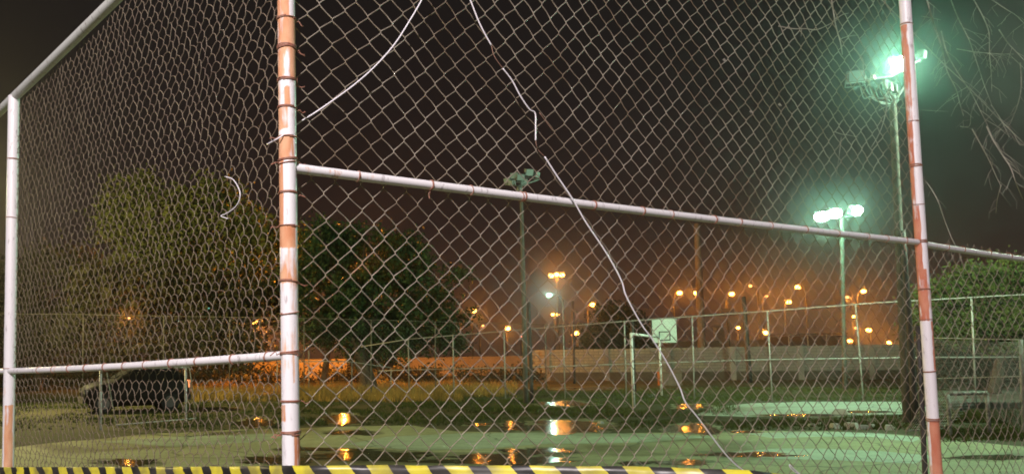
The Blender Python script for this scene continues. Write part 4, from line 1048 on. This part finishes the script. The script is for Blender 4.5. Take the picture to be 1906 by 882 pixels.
# backboard on its own stand behind the goal
YB = 31.0; c0 = at(1237, 615, YB); bb = Vector((at(1191, 740, YB).x, YB + .5, 0)); root = empty('basketball_backboard', bb); tag(root, 'pale green basketball backboard with a black target square', 'backboard')
a0, a1 = at(1213, 594, YB), at(1260, 637, YB); w = a1.x - a0.x; h = a0.z - a1.z; cc = (a0 + a1) / 2
b = MB(bb); b.box(cc, (w, .05, h)); b.build('board', m_board, root, smooth=False)
b = MB(bb)
def fr(x0, y0, x1, y1, th, yo=-.034):
    p, q = at(x0, y0, YB), at(x1, y1, YB); xx0, xx1, zz0, zz1 = p.x, q.x, q.z, p.z
    for cxx, czz, sx, sz in (((xx0 + xx1) / 2, zz0, xx1 - xx0 + th, th), ((xx0 + xx1) / 2, zz1, xx1 - xx0 + th, th), (xx0, (zz0 + zz1) / 2, th, zz1 - zz0 - th), (xx1, (zz0 + zz1) / 2, th, zz1 - zz0 - th)):
        b.box((cxx, YB + yo, czz), (sx, .015, sz))
fr(1226.5, 617.5, 1246.5, 632.5, .035); b.build('target_square', m_black, root, smooth=False)
b = MB(bb); ring = [at(1237, 640, YB) + Vector((math.cos(k * math.pi / 8) * .225, -.30 + math.sin(k * math.pi / 8) * .225, 0)) for k in range(17)]
b.tube(ring, .012, 6); b.tube([at(1237, 640, YB), at(1237, 640, YB) + Vector((0, -.08, 0))], .02, 6); b.build('hoop', M('rusted hoop', (.25, .10, .06), .6), root)
b = MB(bb); tpx = at(1191, 596, YB + .5)
b.tube([bb, (bb.x, bb.y, tpx.z)], .06, 10)
b.tube([(bb.x, bb.y, tpx.z - .02), (cc.x, YB + .04, a0.z - .08)], .035, 8); b.tube([(bb.x, bb.y, a1.z + .3), (cc.x, YB + .04, a1.z + .15)], .035, 8)
b.tube([(a0.x - .03, YB + .02, a0.z), (a0.x - .03, YB + .02, a1.z)], .03, 6)
b.build('stand', m_dark, root)
# small far left goal
A = gnd(187, 800); B = gnd(346, 786); hG = at(187, 686, A.y).z
goal('slim white goal frame standing in front of the parked dark car', A, B, hG, (.1, .9, 0), net=False, pr=.030)
A = gnd(1769, 812); B = gnd(1842, 808); hG = at(1769, 733, A.y).z; m_goal_keep = m_goal; m_goal = M('dull grey goal pipe', (.38, .38, .34), .7, col2=(.14, .13, .11), scale=12, lo=.4, hi=.6)
goal('small white framed goal with a sagging net right of the red and white post', A, B, hG, (-.25, .75, 0), pr=.034)
m_goal = m_goal_keep

# ------------------------------------------------------------------ parked cars
def car(label, x, yb, rz, Ln=3.9, H=1.42, Wd_=1.68, glow=True):
    g = gnd(x, yb); base = Vector((g.x, g.y, 0)); root = empty('parked_car', base, rz); tag(root, label, 'car')
    # stations along the length: x, sill z, belt z, roof z, half width at belt, half width at roof
    st = [(-.5, .42, .62, .64, .78, .70), (-.47, .30, .78, .82, .90, .82), (-.36, .22, .86, .94, .97, .84), (-.22, .20, .90, .99, 1, .84), (-.10, .20, .92, 1.30, 1, .76),
          (.02, .20, .93, H, 1, .72), (.18, .20, .94, H + .01, 1, .72), (.32, .20, .95, H - .04, 1, .72), (.42, .24, .95, H - .22, .98, .70), (.485, .30, .92, 1.0, .92, .78), (.5, .40, .80, .84, .84, .76)]
    b = MB(); n = 0
    rings = []
    for (f, s_, bl, rf, hb, hr) in st:
        x_ = f * Ln; y1 = Wd_ / 2 * hb; y2 = Wd_ / 2 * hr
        prof = [(-y1 * .94, s_), (-y1, s_ + .18), (-y1 * 1.01, (s_ + bl) / 2), (-y1 * .97, bl), (-y2, rf - .05), (-y2 * .8, rf), (0, rf + .02), (y2 * .8, rf), (y2, rf - .05), (y1 * .97, bl), (y1 * 1.01, (s_ + bl) / 2), (y1, s_ + .18), (y1 * .94, s_)]
        rings.append([(x_, y, z) for y, z in prof]); b.v += [Vector(v) for v in rings[-1]]
    k = 13
    for i in range(len(st) - 1):
        for j in range(k - 1): b.f.append((i * k + j, i * k + j + 1, (i + 1) * k + j + 1, (i + 1) * k + j))
        b.f.append((i * k + k - 1, i * k, (i + 1) * k, (i + 1) * k + k - 1))
    b.f.append(tuple(range(k))); b.f.append(tuple((len(st) - 1) * k + j for j in range(k))[::-1])
    body = b.build('body', m_carb, root)
    for s_ in (-1, 1):
        for (i0, i1) in ((4, 5), (5, 6), (6, 7), (7, 8)):
            w = MB(); idx = (3, 4) if s_ < 0 else (9, 8)
            q = [Vector(rings[i0][idx[0]]), Vector(rings[i1][idx[0]]), Vector(rings[i1][idx[1]]), Vector(rings[i0][idx[1]])]; c = sum(q, Vector()) / 4
            q = [c + (p - c) * .86 + Vector((0, s_ * .012, .004)) for p in q]; w.poly(q if s_ < 0 else q[::-1]); w.build('window', m_glass, root, smooth=False)
    w = MB(); q = [Vector(rings[3][5]), Vector(rings[5][5]), Vector(rings[5][7]), Vector(rings[3][7])]; c = sum(q, Vector()) / 4
    w.poly([c + (p - c) * .9 + Vector((-.03, 0, .05)) for p in q]); w.build('windscreen', m_glass, root, smooth=False)
    w = MB(); q = [Vector(rings[8][5]), Vector(rings[9][5]), Vector(rings[9][7]), Vector(rings[8][7])]; c = sum(q, Vector()) / 4
    w.poly([c + (p - c) * .9 + Vector((.03, 0, .02)) for p in q]); w.build('rear_window', m_glass, root, smooth=False)
    for fx in (-.33, .30):
        for s_ in (-1, 1):
            c = Vector((fx * Ln, s_ * (Wd_ / 2 - .09), .30)); w = MB(); w.tube([c - Vector((0, .1, 0)), c - Vector((0, .085, 0)), c + Vector((0, .085, 0)), c + Vector((0, .1, 0))], .30, 20, radii=[.26, .30, .30, .26])
            wh = w.build('wheel', m_tyre, root); w = MB(); w.tube([c + Vector((0, s_ * .095, 0)), c + Vector((0, s_ * .108, 0))], .18, 14); w.build('rim', m_rim, wh)
    for s_ in (-1, 1):
        w = MB(); w.box((.492 * Ln, s_ * .62, .84), (.10, .26, .24)); w.build('tail_light', m_lens, root, smooth=False)
        w = MB(); w.box((-.482 * Ln, s_ * .60, .68), (.12, .30, .14)); w.build('headlight', m_hlens, root, smooth=False)
        w = MB(); w.box((-.13 * Ln, s_ * .92, .98), (.14, .16, .11)); w.build('wing_mirror', m_carb, root, smooth=False)
    w = MB(); w.box((.505 * Ln, 0, .42), (.08, 1.45, .18)); w.build('bumper', m_dark, root, smooth=False)
    w = MB(); w.box((-.503 * Ln, 0, .40), (.08, 1.4, .18)); w.build('bumper', m_dark, root, smooth=False)
    return root
car('dark parked car behind the slim goal frame, glowing orange at its right end', 250, 764, R(24), 3.2)

# rubble along the court edge
for i, (x, y, s_) in enumerate(((1511, 793, .10), (1525, 790, .08), (1554, 796, .16), (1585, 797, .20), (1608, 798, .14), (1622, 794, .10), (1655, 799, .16), (1118, 788, .10), (1565, 770, .22))):
    g = gnd(x, y); b = MB(g); b.box(g + Vector((0, 0, s_ * .3)), (s_ * 1.5, s_, s_ * .6), rotz(i * .7), taper=.6)
    b.box(g + Vector((s_ * .5, .05, s_ * .2)), (s_ * .8, s_ * .8, s_ * .4), rotz(i), taper=.5)
    o = b.build('concrete_chunk', m_rubble, smooth=False, loc=g)
    tag(o, ['leftmost pale chunk at the court edge right of the cable', 'small chunk second from left on the court edge', 'third chunk from left on the court edge', 'largest pale chunk in the row on the court edge',
            'chunk just right of the largest one on the court edge', 'small upright chunk near the right end of the row', 'rightmost pale chunk of the row near the tall concrete pole',
            'lone small pale stone beside the long orange puddle reflection', 'dark lump standing on the far mint green strip'][i], 'stone', 'rubble along the court edge')

# ------------------------------------------------------------------ damp night air
b = MB(); b.box((0, 100, 13.5), (420, 340, 29)); 
mv = bpy.data.materials.new('damp night air'); mv.use_nodes = True; t = mv.node_tree; t.nodes.clear()
oo = t.nodes.new('ShaderNodeOutputMaterial'); pv = t.nodes.new('ShaderNodeVolumePrincipled'); pv.inputs['Color'].default_value = (.9, .9, .9, 1); pv.inputs['Density'].default_value = .0014
pv.inputs['Anisotropy'].default_value = .95
t.links.new(pv.outputs[0], oo.inputs['Volume'])
o = b.build('haze', mv, smooth=False); tag(o, kind='stuff'); o.visible_shadow = True
